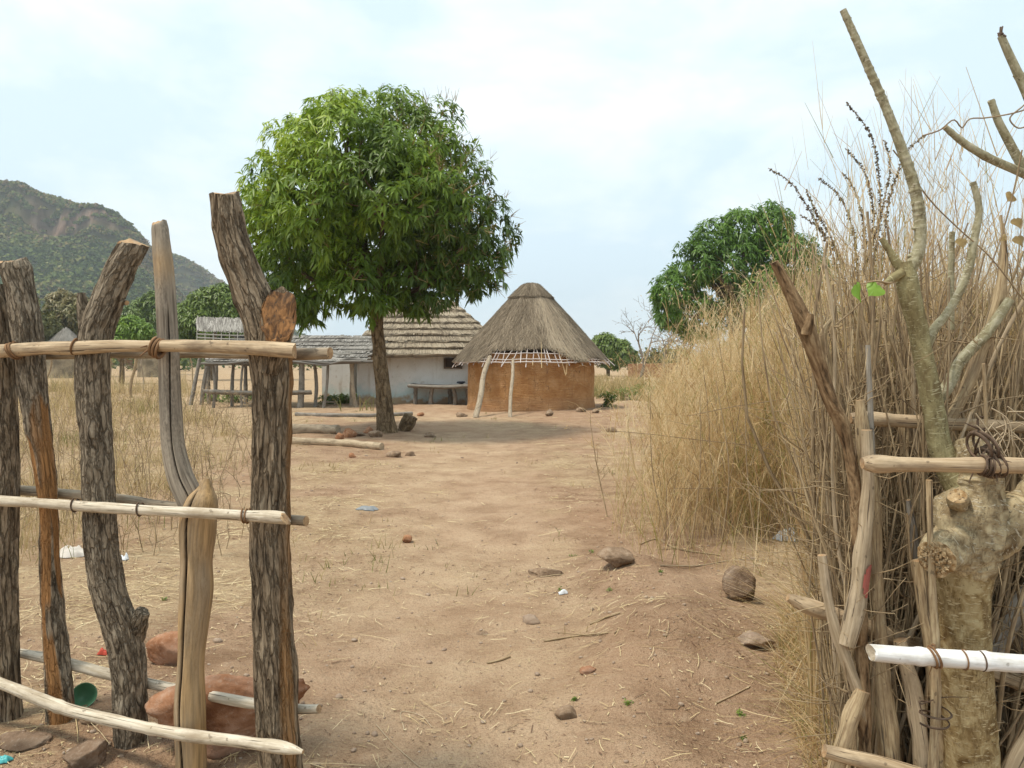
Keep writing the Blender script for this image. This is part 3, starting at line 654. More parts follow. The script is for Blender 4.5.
def eave(az):
    d = np.abs((az - front + math.pi) % (2 * math.pi) - math.pi); s = (az - front + math.pi) % (2 * math.pi) - math.pi
    gapw = smooth(-.74, -.52, s) * (1 - smooth(.25, .62, s))
    e = .985 - .135 * gapw - .03 * gapw * vn2(az * 9, az * 0) + .018 * vn2(az * 14, az * 0, 4)
    return e - .05 * smooth(.55, .8, s) * (1 - smooth(1.5, 1.9, s)) * smooth(-.3, .5, vn2(az * 6, az * 0, 8))
prof = [(.02, 4.36), (.26, 4.30), (.80, 3.80), (1.6, 2.93), (2.78, 1.58)]
g = Geo()
# closed cone under the straw, ending where the thatch ends
K, Mm = 26, 120; az = np.linspace(0, 2 * math.pi, Mm, endpoint=False); pr = np.array(prof); sa = np.concatenate([[0], np.cumsum(np.hypot(*np.diff(pr, axis=0).T))]); sa /= sa[-1]
U = np.linspace(0, 1, K)[:, None] * (eave(az)[None] - .02)
for off, flip in ((0, False), (-.09, True)):
    r = np.interp(U, sa, pr[:, 0]) + off * .5; z = np.interp(U, sa, pr[:, 1]) + off
    n_ = .02 * fbm(np.stack([np.cos(az) * r, np.sin(az) * r, z], -1) * 4)
    V = np.stack([hc[0] + (r + n_) * np.cos(az), hc[1] + (r + n_) * np.sin(az), z + n_], -1).reshape(-1, 3)
    i = np.arange(K - 1)[:, None] * Mm; j = np.arange(Mm)[None]; j2 = (j + 1) % Mm; Q = np.stack([i + j, i + Mm + j, i + Mm + j2, i + j2], -1).reshape(-1, 4)
    g.add(V, Q=Q, tone=np.full(len(V), .25))
thatch_cone(g, hc, prof, eave, 15000, 0, tones=(.5, .3), wid=.022)
thatch_cone(g, hc, prof, lambda a: eave(a) - .0, 900, 0, L=(.8, 1.5), tones=(.9, .15), wid=.022, azr=(front + .25, front + .75), lift=.05)
roof = g.build('roof', M['thatch'], hut, smooth_=False)
g = Geo()   # the cap with its binding ring
thatch_cone(g, hc, [(.03, 4.40), (.28, 4.34), (.82, 3.81)], lambda a: .97 + .03 * vn2(a * 12, a * 0), 2200, 0, L=(.3, .6), tones=(.5, .28), lift=.05)
aa = np.linspace(0, 2 * math.pi, 60); add_tube(g, np.stack([hc[0] + .83 * np.cos(aa), hc[1] + .83 * np.sin(aa), 3.81 + .015 * np.sin(aa * 7)], -1), np.full(60, .014), 6, tone=.2)
g.build('roof_cap', M['thatch'], roof, smooth_=False)
g = Geo(); n = 84; azz = np.linspace(0, 2 * math.pi, n, endpoint=False) + rng.normal(0, .015, n)
def conepos(a, u, off=-.05):
    r = np.interp(u, sa, pr[:, 0]); z = np.interp(u, sa, pr[:, 1]) + off
    return np.stack([hc[0] + r * np.cos(a), hc[1] + r * np.sin(a), z + 0 * a], -1)
T4 = np.linspace(.55, 1.0, 4); P = np.stack([conepos(azz + rng.normal(0, .016, n), np.minimum(u, 1) + (0 if u < 1 else .0) * azz) for u in T4], 1); P[:, -1] += rng.normal(0, .035, (n, 3)); P[:, -1] += (P[:, -1] - P[:, -2]) * rng.uniform(-.12, .22, (n, 1))
add_tubes(g, P, np.full((n, 4), .017), 5, tone=rng.random(n))
for u, r in ((.89, .014), (.955, .016), (.985, .02)):
    aa = np.linspace(0, 2 * math.pi, 140); PP = conepos(aa, u + .004 * np.sin(aa * 9), -.03); PP[:, 2] += .012 * vn2(aa * 20, aa * 0, u)
    add_tube(g, PP, np.full(140, r), 5, tone=.8)
g.build('roof_lattice', M['lattice'], hut)
def pole(name, label, a, b, r, mat='old_rail', group=None, K=14, seed=0, bend=.008):
    a, b = np.asarray(a, float), np.asarray(b, float); L = np.linalg.norm(b - a); r_ = np.random.default_rng(seed)
    m1 = a * .66 + b * .34 + r_.normal(0, bend, 3) * L; m2 = a * .33 + b * .67 + r_.normal(0, bend, 3) * L
    g = Geo(); add_tube(g, [a, m1, m2, b], [r, r * .95, r * .9, r * .8], 10, K=K, disp=lambda TH, S, bc, rr: rr * .15 * vn(bc * 14 + seed)); return tag(g.build(name, M[mat], origin=a), label, 'pole', group)
def hutpole(px, py, tx, ty, r, label, seed):
    a = G(px, py); a[2] -= .05; b = W(tx, ty, 25.65); r *= .72; pole('prop_pole', label, a, b, r, 'old_rail', 'poles propping the round hut eave', seed=seed)
hutpole(475, 418, 490, 357, .13, 'thick grey pole leaning against the eave of the round hut', 2)
hutpole(510, 417, 513, 359, .085, 'slim upright grey pole propping the front eave of the round hut', 4)

# ------------------------------------------------------------------ white house
x0, x1, y0, y1 = (357 - 512) * 31 / F, (500 - 512) * 31 / F, 31.0, 35.5
wh = thing('white_house', 'whitewashed mud house under a layered thatched hip roof', 'house', ((x0 + x1) / 2, (y0 + y1) / 2, 0))
g = Geo()
def wall_grid(g, a, b, z0, z1, n=24, k=8):
    a, b = np.array(a), np.array(b); u = np.linspace(0, 1, n)[None]; z = np.linspace(z0, z1, k)[:, None]
    V = np.stack([a[0] + (b[0] - a[0]) * u + 0 * z, a[1] + (b[1] - a[1]) * u + 0 * z, z + 0 * u], -1); nn = nrm(np.array([b[1] - a[1], -(b[0] - a[0]), 0.]))
    V = V + nn * (.03 * fbm(V * 1.1))[..., None] * (np.sin(u * math.pi) ** .3)[..., None]
    i, j = np.meshgrid(np.arange(k - 1), np.arange(n - 1), indexing='ij'); q = (i * n + j).ravel(); g.add(V, Q=np.stack([q, q + 1, q + n + 1, q + n], -1))
cor = [(x0, y0), (x1, y0), (x1, y1), (x0, y1)]
for k in range(4): wall_grid(g, cor[k], cor[(k + 1) % 4], -.1, 2.1)
g.build('wall', M['white_wall'], wh, smooth_=False)
xa = (444 - 512) * 31 / F; xb = (462 - 512) * 31 / F; za = EYE - 6.5 * 31 / F; zb = EYE + 4 * 31 / F
g = Geo(); add_box(g, ((xa + xb) / 2, 30.97, (za + zb) / 2), ((xb - xa) / 2, .03, (zb - za) / 2), tone=.1)
for c, h in (((xa + .03, 30.93, (za + zb) / 2), (.035, .03, (zb - za) / 2)), ((xb - .03, 30.93, (za + zb) / 2), (.035, .03, (zb - za) / 2)), (((xa + xb) / 2, 30.925, za + .03), ((xb - xa) / 2, .03, .035))): add_box(g, c, h, tone=.9)
g.build('window', M['wood_dark'], wh, smooth_=False)
g = Geo()     # stepped thatch
ex0, ex1, ey0, ey1 = (346 - 512) * 30.3 / F, x1 + .6, 30.25, 36.3; ze = EYE + 5 * 30.3 / F; nl = 9; zr = 4.15
cx0, cx1 = ex0 + 1.4, ex1 - 2.7; cy = (ey0 + ey1) / 2
def rect(u): return (ex0 + (cx0 - ex0) * u, ex1 + (cx1 - ex1) * u, ey0 + (cy - .05 - ey0) * u, ey1 + (cy + .05 - ey1) * u, ze + (zr - ze) * u)
def band(u0, u1, dz0, dz1):
    A, B = rect(u0), rect(u1); n = 90
    def ring(Rc, dz):
        a, b, c, d, z = Rc; cs = [(a, c), (b, c), (b, d), (a, d)]; pts = []
        for k in range(4):
            p, q = np.array(cs[k]), np.array(cs[(k + 1) % 4]); pts.append(p + (q - p) * np.linspace(0, 1, n // 4 * 2, endpoint=False)[:, None])
        pts = np.concatenate(pts); ctr = np.array([(a + b) / 2, (c + d) / 2]); 
        return np.column_stack([pts, np.full(len(pts), z + dz)])
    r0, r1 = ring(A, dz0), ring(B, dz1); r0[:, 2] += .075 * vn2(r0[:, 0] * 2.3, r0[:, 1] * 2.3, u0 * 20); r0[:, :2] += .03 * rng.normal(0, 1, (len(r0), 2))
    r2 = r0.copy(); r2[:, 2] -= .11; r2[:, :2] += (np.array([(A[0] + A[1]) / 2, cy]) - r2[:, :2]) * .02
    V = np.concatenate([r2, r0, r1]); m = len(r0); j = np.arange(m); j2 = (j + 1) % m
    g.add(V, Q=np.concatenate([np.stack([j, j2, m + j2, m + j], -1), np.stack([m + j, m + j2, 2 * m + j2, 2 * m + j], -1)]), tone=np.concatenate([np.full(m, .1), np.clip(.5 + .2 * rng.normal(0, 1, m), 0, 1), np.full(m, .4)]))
    # straws over this course
    for (p, q_, P2, Q2) in (((A[0], A[2]), (A[1], A[2]), (B[0], B[2]), (B[1], B[2])), ((A[0], A[3]), (A[0], A[2]), (B[0], B[3]), (B[0], B[2])), ((A[1], A[2]), (A[1], A[3]), (B[1], B[2]), (B[1], B[3]))):
        L = np.hypot(q_[0] - p[0], q_[1] - p[1]); N = int(L * 110) + 10; s = rng.random(N)[:, None]
        lo = np.array(p) + (np.array(q_) - p) * s; hi = np.array(P2) + (np.array(Q2) - P2) * s; zlo, zhi = A[4] + dz0, B[4] + dz1
        t_ = np.linspace(0, 1, 3); a0 = rng.uniform(-.12, .25, N); a1 = a0 + rng.uniform(.3, .75, N)
        tt = a0[:, None] + (a1 - a0)[:, None] * t_
        PP = np.concatenate([lo[:, None] + (hi - lo)[:, None] * tt[..., None], (zlo + (zhi - zlo) * tt + .025)[..., None]], -1); PP[..., 0] += rng.normal(0, .03, N)[:, None] * t_
        add_ribbons(g, PP, np.full((N, 3), .022), nrm(np.stack([np.full(N, q_[0] - p[0]), np.full(N, q_[1] - p[1]), rng.normal(0, .3, N)], -1)), np.clip(.5 + .3 * rng.normal(0, 1, N) + .3 * vn2(lo[:, 0] * 1.5, lo[:, 1] * 1.5, u0 * 9), 0, 1))
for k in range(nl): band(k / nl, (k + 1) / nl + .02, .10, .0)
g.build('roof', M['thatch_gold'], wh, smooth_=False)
# pale store building behind the shelter, with its dark doorway
sx0, sx1 = (322 - 512) * 32.5 / F, (350 - 512) * 32.5 / F
st = thing('mud_store', 'small pale mud building with turquoise stains behind the stick shelter', 'building', ((sx0 + sx1) / 2, 34, 0))
g = Geo(); cor = [(sx0, 32.5), (sx1, 32.5), (sx1, 35), (sx0, 35)]
for k in range(4): wall_grid(g, cor[k], cor[(k + 1) % 4], -.1, 2.2, 10)
g.build('wall', M['white_wall'], st, smooth_=False)
g = Geo(); c = np.array([(sx0 + sx1) / 2, 33.75, 0]); thatch_cone(g, c, [(.05, 2.75), (1.2, 1.95)], lambda a: .98 + .02 * vn2(a * 9, a * 0), 2500, 0, tones=(.55, .25))
aa = np.linspace(0, 2 * math.pi, 24, endpoint=False); V = np.concatenate([[c + [0, 0, 2.72]], np.stack([c[0] + 1.15 * np.cos(aa), c[1] + 1.15 * np.sin(aa), np.full(24, 1.95)], -1)]); g.add(V, T=[[0, 1 + k, 1 + (k + 1) % 24] for k in range(24)], tone=np.full(25, .3))
g.build('roof', M['thatch_grey'], st, smooth_=False)

# rough table before the white house
def log_table():
    p = G(438, 404); t = thing('log_table', 'rough table of poles on four forked legs before the white house', 'table', p)
    zt = EYE - 24.5 * p[1] / F; s = p[1] / F; xa, xb = (409 - 512) * s, (468 - 512) * s
    for px, dy in ((415, 0), (431, -.25), (448.5, .55), (455, -.2)):
        a = np.array([(px - 512) * s, p[1] + dy, -.1]); g = Geo(); add_tube(g, [a, a + [.02, 0, .4], a + [rng.normal(0, .03), 0, zt + .1 - .02]], [.095, .085, .08], 9, K=8, disp=lambda TH, S, bc, rr: rr * .2 * vn(bc * 12)); g.build('leg', M['grey_stick'], t)
    a = np.array([(467 - 512) * s, p[1] + .1, -.1]); g = Geo(); add_tube(g, [a, a + [0, 0, zt]], [.07, .06], 8, K=6); g.build('leg', M['grey_stick'], t)
    g = Geo(); n = 11; yy = np.linspace(-.45, .75, n); P = np.stack([np.stack([np.full(n, xa + (xb - xa) * u) + rng.normal(0, .05, n), p[1] + yy + rng.normal(0, .01, n), np.full(n, zt + .04 - .05 * math.sin(u * 3)) + rng.normal(0, .015, n)], -1) for u in (0, .33, .66, 1)], 1)
    add_tubes(g, P, np.full((n, 4), .06), 6, tone=rng.random(n)); g.build('tabletop', M['grey_stick'], t)
    return p[1], zt
td, tz = log_table()
g = Geo(); V, Q = lump(1, (.22, .15, .07), 5); g.add(V + [(461 - 512) * td / F, td, tz + .14], Q=Q); tag(g.build('bundle', M['dark_scrap']), 'small dark bundle lying on the rough pole table', 'bundle')

# ------------------------------------------------------------------ stick shelter and rack
SD = 28.0; s = SD / F
sh = thing('stick_shelter', 'low open shelter with a flat roof of grey sticks before the storehouse', 'shelter', ((290 - 512) * s, SD + 1.5, 0))
def stickroof(g, pA, pB, pC, pD, n, r, tone=(.2, .9), m=0, rows=1):
    """n sticks laid from edge AB to edge DC"""
    u = np.linspace(0, 1, n); a = pA + (pB - pA) * u[:, None]; d = pD + (pC - pD) * u[:, None]
    P = np.stack([a + (d - a) * v + rng.normal(0, r * .7, (n, 3)) for v in np.linspace(0, 1, 6)], 1); add_tubes(g, P, np.repeat(r * rng.uniform(.6, 1.2, (n, 1)), 6, 1), 5, m, rng.uniform(*tone, n))
xa, xb = (208 - 512) * s, (366 - 512) * s; zf = EYE - 4 * s; 
g = Geo()
# courses of sticks stepping up the slope, edge-on to the view
nc = 7
for k in range(nc):
    u = k / nc; y = SD - .3 + 3.6 * u; z = zf + 0.10 + 1.05 * u; x_l = xa + 2.6 * u * 0; n = 7
    P = np.stack([np.stack([np.full(n, xa + (xb - xa) * v) + rng.normal(0, .16, n) * (v - .5) * 2, y + np.arange(n) * .075 + rng.normal(0, .02, n), z + np.arange(n) * .018 + rng.normal(0, .045, n)], -1) for v in np.linspace(0, 1, 9)], 1)
    add_tubes(g, P, np.repeat(.045 * rng.uniform(.7, 1.3, (n, 1)), 9, 1), 5, 0, rng.random(n))
    N = 520; xx = rng.uniform(xa, xb, N); t_ = np.linspace(0, 1, 3)
    P = np.stack([xx[:, None] + rng.normal(0, .08, N)[:, None] * t_, y + .02 + .55 * t_[None] + 0 * xx[:, None], z + .05 + (.12 * t_[None]) + rng.uniform(0, .03, N)[:, None]], -1)
    add_ribbons(g, P, np.full((N, 3), .03), np.tile([1., 0, 0], (N, 1)), rng.random(N))
g.build('roof', M['thatch_grey'], sh, smooth_=False)
for px, pb, dx, r, dy in ((213, 404, 0, .06, 0), (226, 400, 2, .07, .6), (243, 406, 1, .05, -.1), (262, 403, -3, .06, .5), (300, 408, 2, .12, 0), (312, 406, -1, .07, .4), (323, 406, 5, .06, 0), (344, 402, 3, .07, 1.2), (355, 403, -5, .08, .2)):
    a = np.array([(px - 512) * s, SD + dy, -.1]); b = a + [dx * s, 0, zf + .2 + .29 * max(dy, 0)]
    g = Geo(); add_tube(g, [a, (a + b) / 2 + rng.normal(0, .03, 3), b], [r, r * .9, r * .8], 8, K=10, disp=lambda TH, S, bc, rr: rr * .2 * vn(bc * 11)); g.build('post', M['grey_stick'] if px < 325 else M['old_rail'], sh)
for zz, x_a, x_b, r, y in ((EYE - 29 * s, 205, 312, .07, SD - .12), (EYE - 31 * s, 208, 310, .06, SD + .25)):
    g = Geo(); add_tube(g, [np.array([(x_a - 512) * s, y, zz]), np.array([((x_a + x_b) / 2 - 512) * s, y, zz - .05]), np.array([(x_b - 512) * s, y, zz - .02])], [r, r * .95, r * .8], 8, K=10); g.build('rail', M['grey_stick'], sh)
rk = thing('stick_rack', 'raised grey rack of lashed sticks behind the shelter on splayed poles', 'rack', ((225 - 512) * 30 / F, 30.5, 0)); s2 = 30.5 / F
g = Geo(); A_, B_ = W(197, 341, 30.0), W(262, 343, 30.0); C_, D_ = W(262, 321, 31.6), W(197, 321, 31.6)
for v in np.linspace(0, 1, 7):
    add_tube(g, [A_ + (D_ - A_) * v, (A_ + B_ + (D_ + C_ - A_ - B_) * v) / 2 + rng.normal(0, .02, 3), B_ + (C_ - B_) * v], [.035, .03, .03], 6, K=6, tone=.7)
for v in np.linspace(0, 1, 9):
    add_tube(g, [A_ + (B_ - A_) * v, D_ + (C_ - D_) * v], [.02, .02], 5, K=3, tone=.3)
N = 1500; u = rng.random(N); v = rng.uniform(.45, .95, N); t_ = np.linspace(0, 1, 3)
P = (A_ + (B_ - A_) * u[:, None])[:, None] + ((D_ - A_)[None, None] * (v[:, None] + (t_ - .3) * .28)[..., None]) + np.array([0, 0, .05]); P[..., 2] += rng.uniform(0, .05, (N, 1)); P[..., 0] += rng.normal(0, .06, N)[:, None] * t_
add_ribbons(g, P, np.full((N, 3), .04), np.tile([1., 0, 0], (N, 1)), rng.random(N))
g.build('panel', M['thatch_grey'], rk, smooth_=False)
for px, py, tx, ty, dd in ((190, 404, 203, 340, 29.4), (201, 405, 212, 341, 29.6), (209, 402, 210, 341, 30.0), (215, 398, 215, 325, 31.5), (246, 402, 246, 342, 30.0), (258, 398, 258, 322, 31.5)):
    a, b = W(px, py, dd), W(tx, ty, dd + .3); a[2] = -.1; g = Geo(); add_tube(g, [a, (a + b) / 2 + rng.normal(0, .04, 3), b], [.08, .07, .055], 8, K=10, disp=lambda TH, S, bc, rr: rr * .2 * vn(bc * 11)); g.build('leg', M['grey_stick'], rk)
g = Geo(); p = W(349, 369, 29.0)
for k in range(7): add_tube(g, [p + [-.25 + .08 * k, -.25, .06 + .35 * (k % 2) * .0], p + [-.2 + .08 * k, .25, .22]], [.02, .02], 5, K=2, tone=.9)
for k in range(3): add_tube(g, [p + [-.28, -.2 + .2 * k, .09 + .07 * k], p + [.3, -.2 + .2 * k, .09 + .07 * k]], [.018, .018], 5, K=2, tone=.6)
tag(g.build('wooden_crate', M['lattice'], origin=p), 'small pale slatted crate lying at the right end of the shelter roof', 'crate').location = p + [0, -.35, .28]
g = Geo(); p = G(328, 405)
for k in range(2): add_tube(g, [p + [-.25, .3 * k, .12], p + [.3, .3 * k, .12]], [.035, .035], 6, K=2)
for k in (-.2, .25): add_tube(g, [p + [k, 0, .0], p + [k, 0, .12]], [.03, .03], 6, K=2); add_tube(g, [p + [k, .3, .0], p + [k, .3, .12]], [.03, .03], 6, K=2)
tag(g.build('stool', M['old_rail'], origin=p), 'tiny low stool of sticks under the shelter roof', 'stool')

# far small huts
def small_hut(px, d, apex, eavey, wpx, label, pw=.8):
    s = d / F; c = np.array([(px - 512) * s, d, 0]); t = thing('thatched_hut', label, 'hut', c, 'far huts with grey cone roofs')
    cyl_wall(c, wpx * s * pw, -.1, EYE - (eavey - HZ) * s + .3, 5, 40).build('wall', M['dull_mud'], t)
    g = Geo(); za, ze = EYE - (apex - HZ) * s, EYE - (eavey - HZ) * s; thatch_cone(g, c, [(.08, za), (wpx * s, ze)], lambda a: .98 + .02 * vn2(a * 9, a * 0), 4500, 0, tones=(.5, .2), wid=.04)
    aa = np.linspace(0, 2 * math.pi, 32, endpoint=False); r = wpx * s * .97; g.add(np.concatenate([[[c[0], c[1], za - .05]], np.stack([c[0] + r * np.cos(aa), c[1] + r * np.sin(aa), np.full(32, ze)], -1)]), T=[[0, 1 + k, 1 + (k + 1) % 32] for k in range(32)], tone=np.full(33, .35))
    g.build('roof', M['thatch_grey'], t, smooth_=False)
small_hut(66, 80, 327, 350, 24, 'distant hut whose grey cone roof shows above the fence rail')
small_hut(155, 85, 334, 352, 20, 'distant hut mostly hidden behind the smooth grey fence post')

# red mud wall far right
g = Geo(); a, b = W(628, 377, 82), W(700, 377, 82)
add_box(g, ((a[0] + b[0]) / 2, 82, .6), ((b[0] - a[0]) / 2, .2, .85), jit=.03)
tag(g.build('mud_wall', M['mud_red'], smooth_=False), 'low red mud wall far behind the right side of the hut', 'wall')

# ------------------------------------------------------------------ stake fence on the left
def dl(px): return 2.95 + (280 - px) / 280 * .55
fence = thing('stake_fence', 'rough fence of five crooked bark posts with lashed pole rails', 'fence', (W(150, 362, 3.2)[0], 3.2, 0))
def ctrl(pts, d=None, off=0):
    d = d if d is not None else dl(np.mean([p[0] for p in pts]))
    return np.array([W(a, b, d + off) for a, b, _ in pts]), np.array([c for *_, c in pts]) * (d + off) / F
def endknob(V): pass
def post(pts, label, mat, M_=56, K=200, amp=.006, sx=40, sz=7, lob=.10, seed=0., cut=None, extra=None, mats=None, add=None, crack=None, maskcut=0):
    P, r = ctrl(pts); r = r * .90; g = Geo()
    def disp(TH, S, bc, rr):
        d = barkd(amp, sx, sz, lob, seed)(TH, S, bc, rr)
        if extra is not None and maskcut: d = d * (1 - .7 * extra(TH, S)) - rr * maskcut * extra(TH, S)
        if crack is not None: d = d - crack(TH, S)
        return d
    A = spline(np.column_stack([P, r]), K)
    cuts = []
    if cut is not None: cuts = [(P[0], cut, P[0] - P[1])]
    ex = (lambda TH, S: extra(TH, S)) if extra is not None else (lambda TH, S: 0 * TH)
    add_tube(g, A[:, :3], A[:, 3], M_, 0, 1, disp, cuts=cuts, extra=ex, dark=(lambda TH, S: smooth(.004, .012, crack(TH, S))) if crack is not None else None)
    if add: add(g, P, r)
    o = g.build('post', mats or [M[mat], M['cut_wood']], fence); o['label'] = label; return o
# theta=0 faces the camera (-Y); sin+ side depends on frame
def n2(TH, S, a, b, seed): return vn(np.stack([np.cos(TH) * a, np.sin(TH) * a, S * b + seed], -1))
post([(-9, 285, 10.2), (-4, 310, 11.2), (1, 350, 11.6), (5, 420, 12.1), (7, 480, 11.6), (5, 560, 11.6), (6, 640, 12.1), (8, 715, 13.0), (9, 745, 14.0)], 'dark rough bark post at the far left end of the fence', 'post_bark', seed=11, cut=(0, -.3, 1), amp=.009)
def p2add(g, P, r):
    for (px, py, rp, sd) in ((8, 266, 6, 1), (24, 268, 5, 2)):
        V, Q = lump(2, (rp * .0045,) * 3, sd); g.add(V + W(px, py, dl(30) - .03), Q=Q, bc=V * 3, tone=np.full(len(V), .5), mask=np.zeros(len(V)))
post([(13, 259, 12), (15, 268, 15), (19, 285, 14), (25, 320, 14.5), (29, 350, 14.5), (32, 380, 14), (37, 420, 13), (44, 470, 11.5), (49, 520, 9.5), (51, 580, 10), (55, 640, 12), (60, 700, 13.5), (63, 760, 16)], 'peeling bark post with exposed orange wood', 'post_bark_grey', seed=21, cut=(-.1, -.45, 1), amp=.008,
     extra=lambda TH, S: smooth(.62, .68, S + .08 * n2(TH, S, 1.5, 9, 3)) * smooth(.35, .1, n2(TH, S, 1.3, 3.2, 8) - .35 * np.cos(TH) + .4 * np.sin(TH) + .25 * smooth(1.05, 1.4, S)), maskcut=.13, add=p2add)
def p3add(g, P, r):
    d = dl(100)
    Q = [W(92, 345, d - .01), W(86, 325, d - .01), W(83, 308, d), W(81, 293, d)]; add_tube(g, Q, np.array([11, 8, 6, 4]) * d / F, 20, 0, 1, barkd(.004, 60, 10, .2, 5), K=24, extra=lambda TH, S: 0 * TH)
    Q = [W(130, 632, d), W(138, 620, d - .02), W(143, 611, d - .03)]; add_tube(g, Q, np.array([15, 10, 6]) * d / F, 18, 0, 0, barkd(.006, 60, 30, .25, 6), K=14, extra=lambda TH, S: 0 * TH)
    Q = [W(120, 300, d), W(127, 303, d - .03)]; add_tube(g, Q, np.array([4, 2.5]) * d / F, 8, 0, 1, K=4, extra=lambda TH, S: 0 * TH)
post([(135, 241, 14.0), (131, 250, 14.4), (118, 275, 15.3), (106, 305, 16.1), (97, 332, 17.0), (93, 360, 16.6), (94, 400, 15.7), (97, 450, 15.3), (99, 500, 15.3), (102, 550, 15.7), (109, 590, 16.6), (119, 622, 17.4), (127, 655, 17.0), (130, 700, 16.6), (129, 760, 17.0), (129, 830, 17.8)],
     'thick bent bark post leaning to the right at its sawn top', 'post_bark_grey', seed=31, cut=(.08, -.35, 1), amp=.009, sx=44, sz=10, add=p3add)
def p4add(g, P, r):
    d = dl(185) - .035; pts = [(207, 478, 2.5), (206, 486, 6), (204, 497, 13), (200, 515, 17), (198, 540, 17.5), (197, 560, 15.5), (197, 585, 16.5), (194, 620, 15.5), (191, 660, 13.5), (190, 700, 14.5), (191, 740, 14), (192, 830, 14)]
    Q, r2 = ctrl(pts, d)
    cr = lambda TH, S: .022 * np.exp(-((((TH - .42 + .12 * np.sin(S * 7) + .25 * vn(np.stack([S * 3, 0 * S, 0 * S], -1))) + math.pi) % (2 * math.pi) - math.pi) / .095) ** 2) * smooth(.03, .1, S)
    A = spline(np.column_stack([Q, r2]), 150)
    add_tube(g, A[:, :3], A[:, 3], 150, 0, 1, lambda TH, S, bc, rr: barkd(.0025, 30, 4, .12, 45)(TH, S, bc, rr) - cr(TH, S), extra=lambda TH, S: np.clip(.80 + .4 * n2(TH, S, 1.5, 5, 2), 0, 1), dark=lambda TH, S: smooth(.002, .010, cr(TH, S)))
post([(160, 220, 7), (160, 225, 8.5), (161, 240, 9.5), (164, 270, 10.3), (167, 320, 10.6), (169, 360, 10.8), (171, 410, 11.3), (174, 450, 12), (181, 478, 13.5), (190, 498, 14), (197, 515, 12)], 'smooth weathered grey post joining a split tan stump', 'grey_wood', M_=140, K=150, amp=.0015, sx=30, sz=3, lob=.06, seed=41, cut=(-.25, -.5, 1),
     extra=lambda TH, S: .55 * np.exp(-((S - .18) / .07) ** 2), crack=lambda TH, S: .016 * np.exp(-((((TH - 5.85 + .15 * np.sin(S * 5)) + math.pi) % (2 * math.pi) - math.pi) / .06) ** 2) * smooth(.30, .42, S), add=p4add)
def p5add(g, P, r):
    d = dl(275); pts = [(268, 372, 14), (274, 345, 19), (280, 320, 20), (284, 298, 19), (287, 276, 18)]
    Q, r2 = ctrl(pts, d, -.02); r2 = r2 * .82; A = spline(np.column_stack([Q, r2]), 90); A[:, 1] -= np.linspace(0, .035, 90)
    c = W(285, 309, d) + [.0, -.03, 0]
    add_tube(g, A[:, :3], A[:, 3], 56, 0, 2, barkd(.008, 42, 8, .16, 57), cutn=.013, capz=c[2] + .045, cut=(c, (.34, -.84, .42), Q[-1] - Q[-2]), extra=lambda TH, S: 0 * TH)
post([(224, 192, 14.9), (225, 198, 15.2), (229, 225, 16.3), (238, 258, 17.7), (250, 290, 19.1), (261, 318, 20.5), (268, 345, 21.9), (272, 375, 20.9), (272, 410, 20.0), (271, 460, 19.1), (270, 520, 19.1), (272, 600, 19.5), (276, 680, 20.5), (280, 760, 21.4), (283, 840, 23.2)],
     'tallest thick bark post with a sawn side stub beside the gateway', 'post_bark', M_=72, K=260, seed=51, cut=(.05, -.42, 1), amp=.0115, sx=34, sz=6, add=p5add, mats=[M['post_bark'], M['cut_wood'], M['dark_cut']],
     extra=lambda TH, S: .7 * smooth(.1, .5, n2(TH, S, 1.6, 1.5, 5)) * smooth(.45, .62, S) * smooth(.1, .7, -np.sin(TH)))
def rail(pts, off, mat, label=None, par=None, mcap='cut_wood', seed=0, dfn=dl, M_=18, cuts=None, nodes=None, lob=.17):
    P = np.array([W(a, b, dfn(a) + off) for a, b, _ in pts]); r = np.array([c * (dfn(a) + off) / F for a, b, c in pts]); g = Geo()
    def dsp(TH, S, bc, rr):
        d = rr * lob * vn(bc * np.array([22, 22, 5]) + seed) + .0012 * vn(bc * np.array([60, 60, 14]) + seed)
        for q in nodes or []: d = d + rr * .14 * np.exp(-((S - q) / .012) ** 2)
        return d
    add_tube(g, P, r, M_, 0, 1, dsp, K=70, cuts=cuts)
    o = g.build('rail', [M[mat], M[mcap]], par or fence)
    if label: o['label'] = label
    return o
rail([(-60, 353, 6.3), (0, 350.5, 6.8), (60, 348, 6.8), (130, 346, 6.5), (200, 346, 6.2), (250, 348, 7), (297, 351.5, 7.6)], -.13, 'rail_wood', 'front pole of the top rail pair', seed=1, cuts=[(W(296, 351, dl(296) - .13), (1, .15, .1), (1, 0, 0))])
rail([(36, 356, 4), (60, 354, 5), (120, 353, 5.5), (200, 353, 5.8), (270, 354, 6), (333, 353.5, 6.2)], .12, 'old_rail', 'rear pole of the top rail pair', seed=2, cuts=[(W(331, 353, dl(331) + .12), (1, -.35, 0), (1, 0, 0))])
rail([(-60, 497, 4.5), (0, 500.5, 5), (80, 506, 5.3), (170, 511.5, 5.6), (240, 515.5, 5.6), (290, 519, 6), (300, 521, 4)], -.13, 'pale_rail', 'pale front pole of the middle rail pair', seed=3, cuts=[(W(286, 519, dl(290) - .13), (.8, -.1, .6), (1, 0, 0))], nodes=[.55, .95])
rail([(16, 490, 4.5), (70, 494.5, 5), (130, 501, 5.4), (200, 511, 5.4), (260, 518, 5.4), (306, 521, 5)], .12, 'old_rail', 'old rear pole of the middle rail pair', seed=4)
rail([(-60, 662, 5), (0, 683, 5.6), (60, 707, 6), (120, 722, 6), (180, 734, 6.2), (250, 743, 6.2), (290, 749, 5.5), (303, 752, 2)], -.14, 'pale_rail', 'bowed pale front pole of the bottom rail pair', seed=5, nodes=[.7, 1.2])
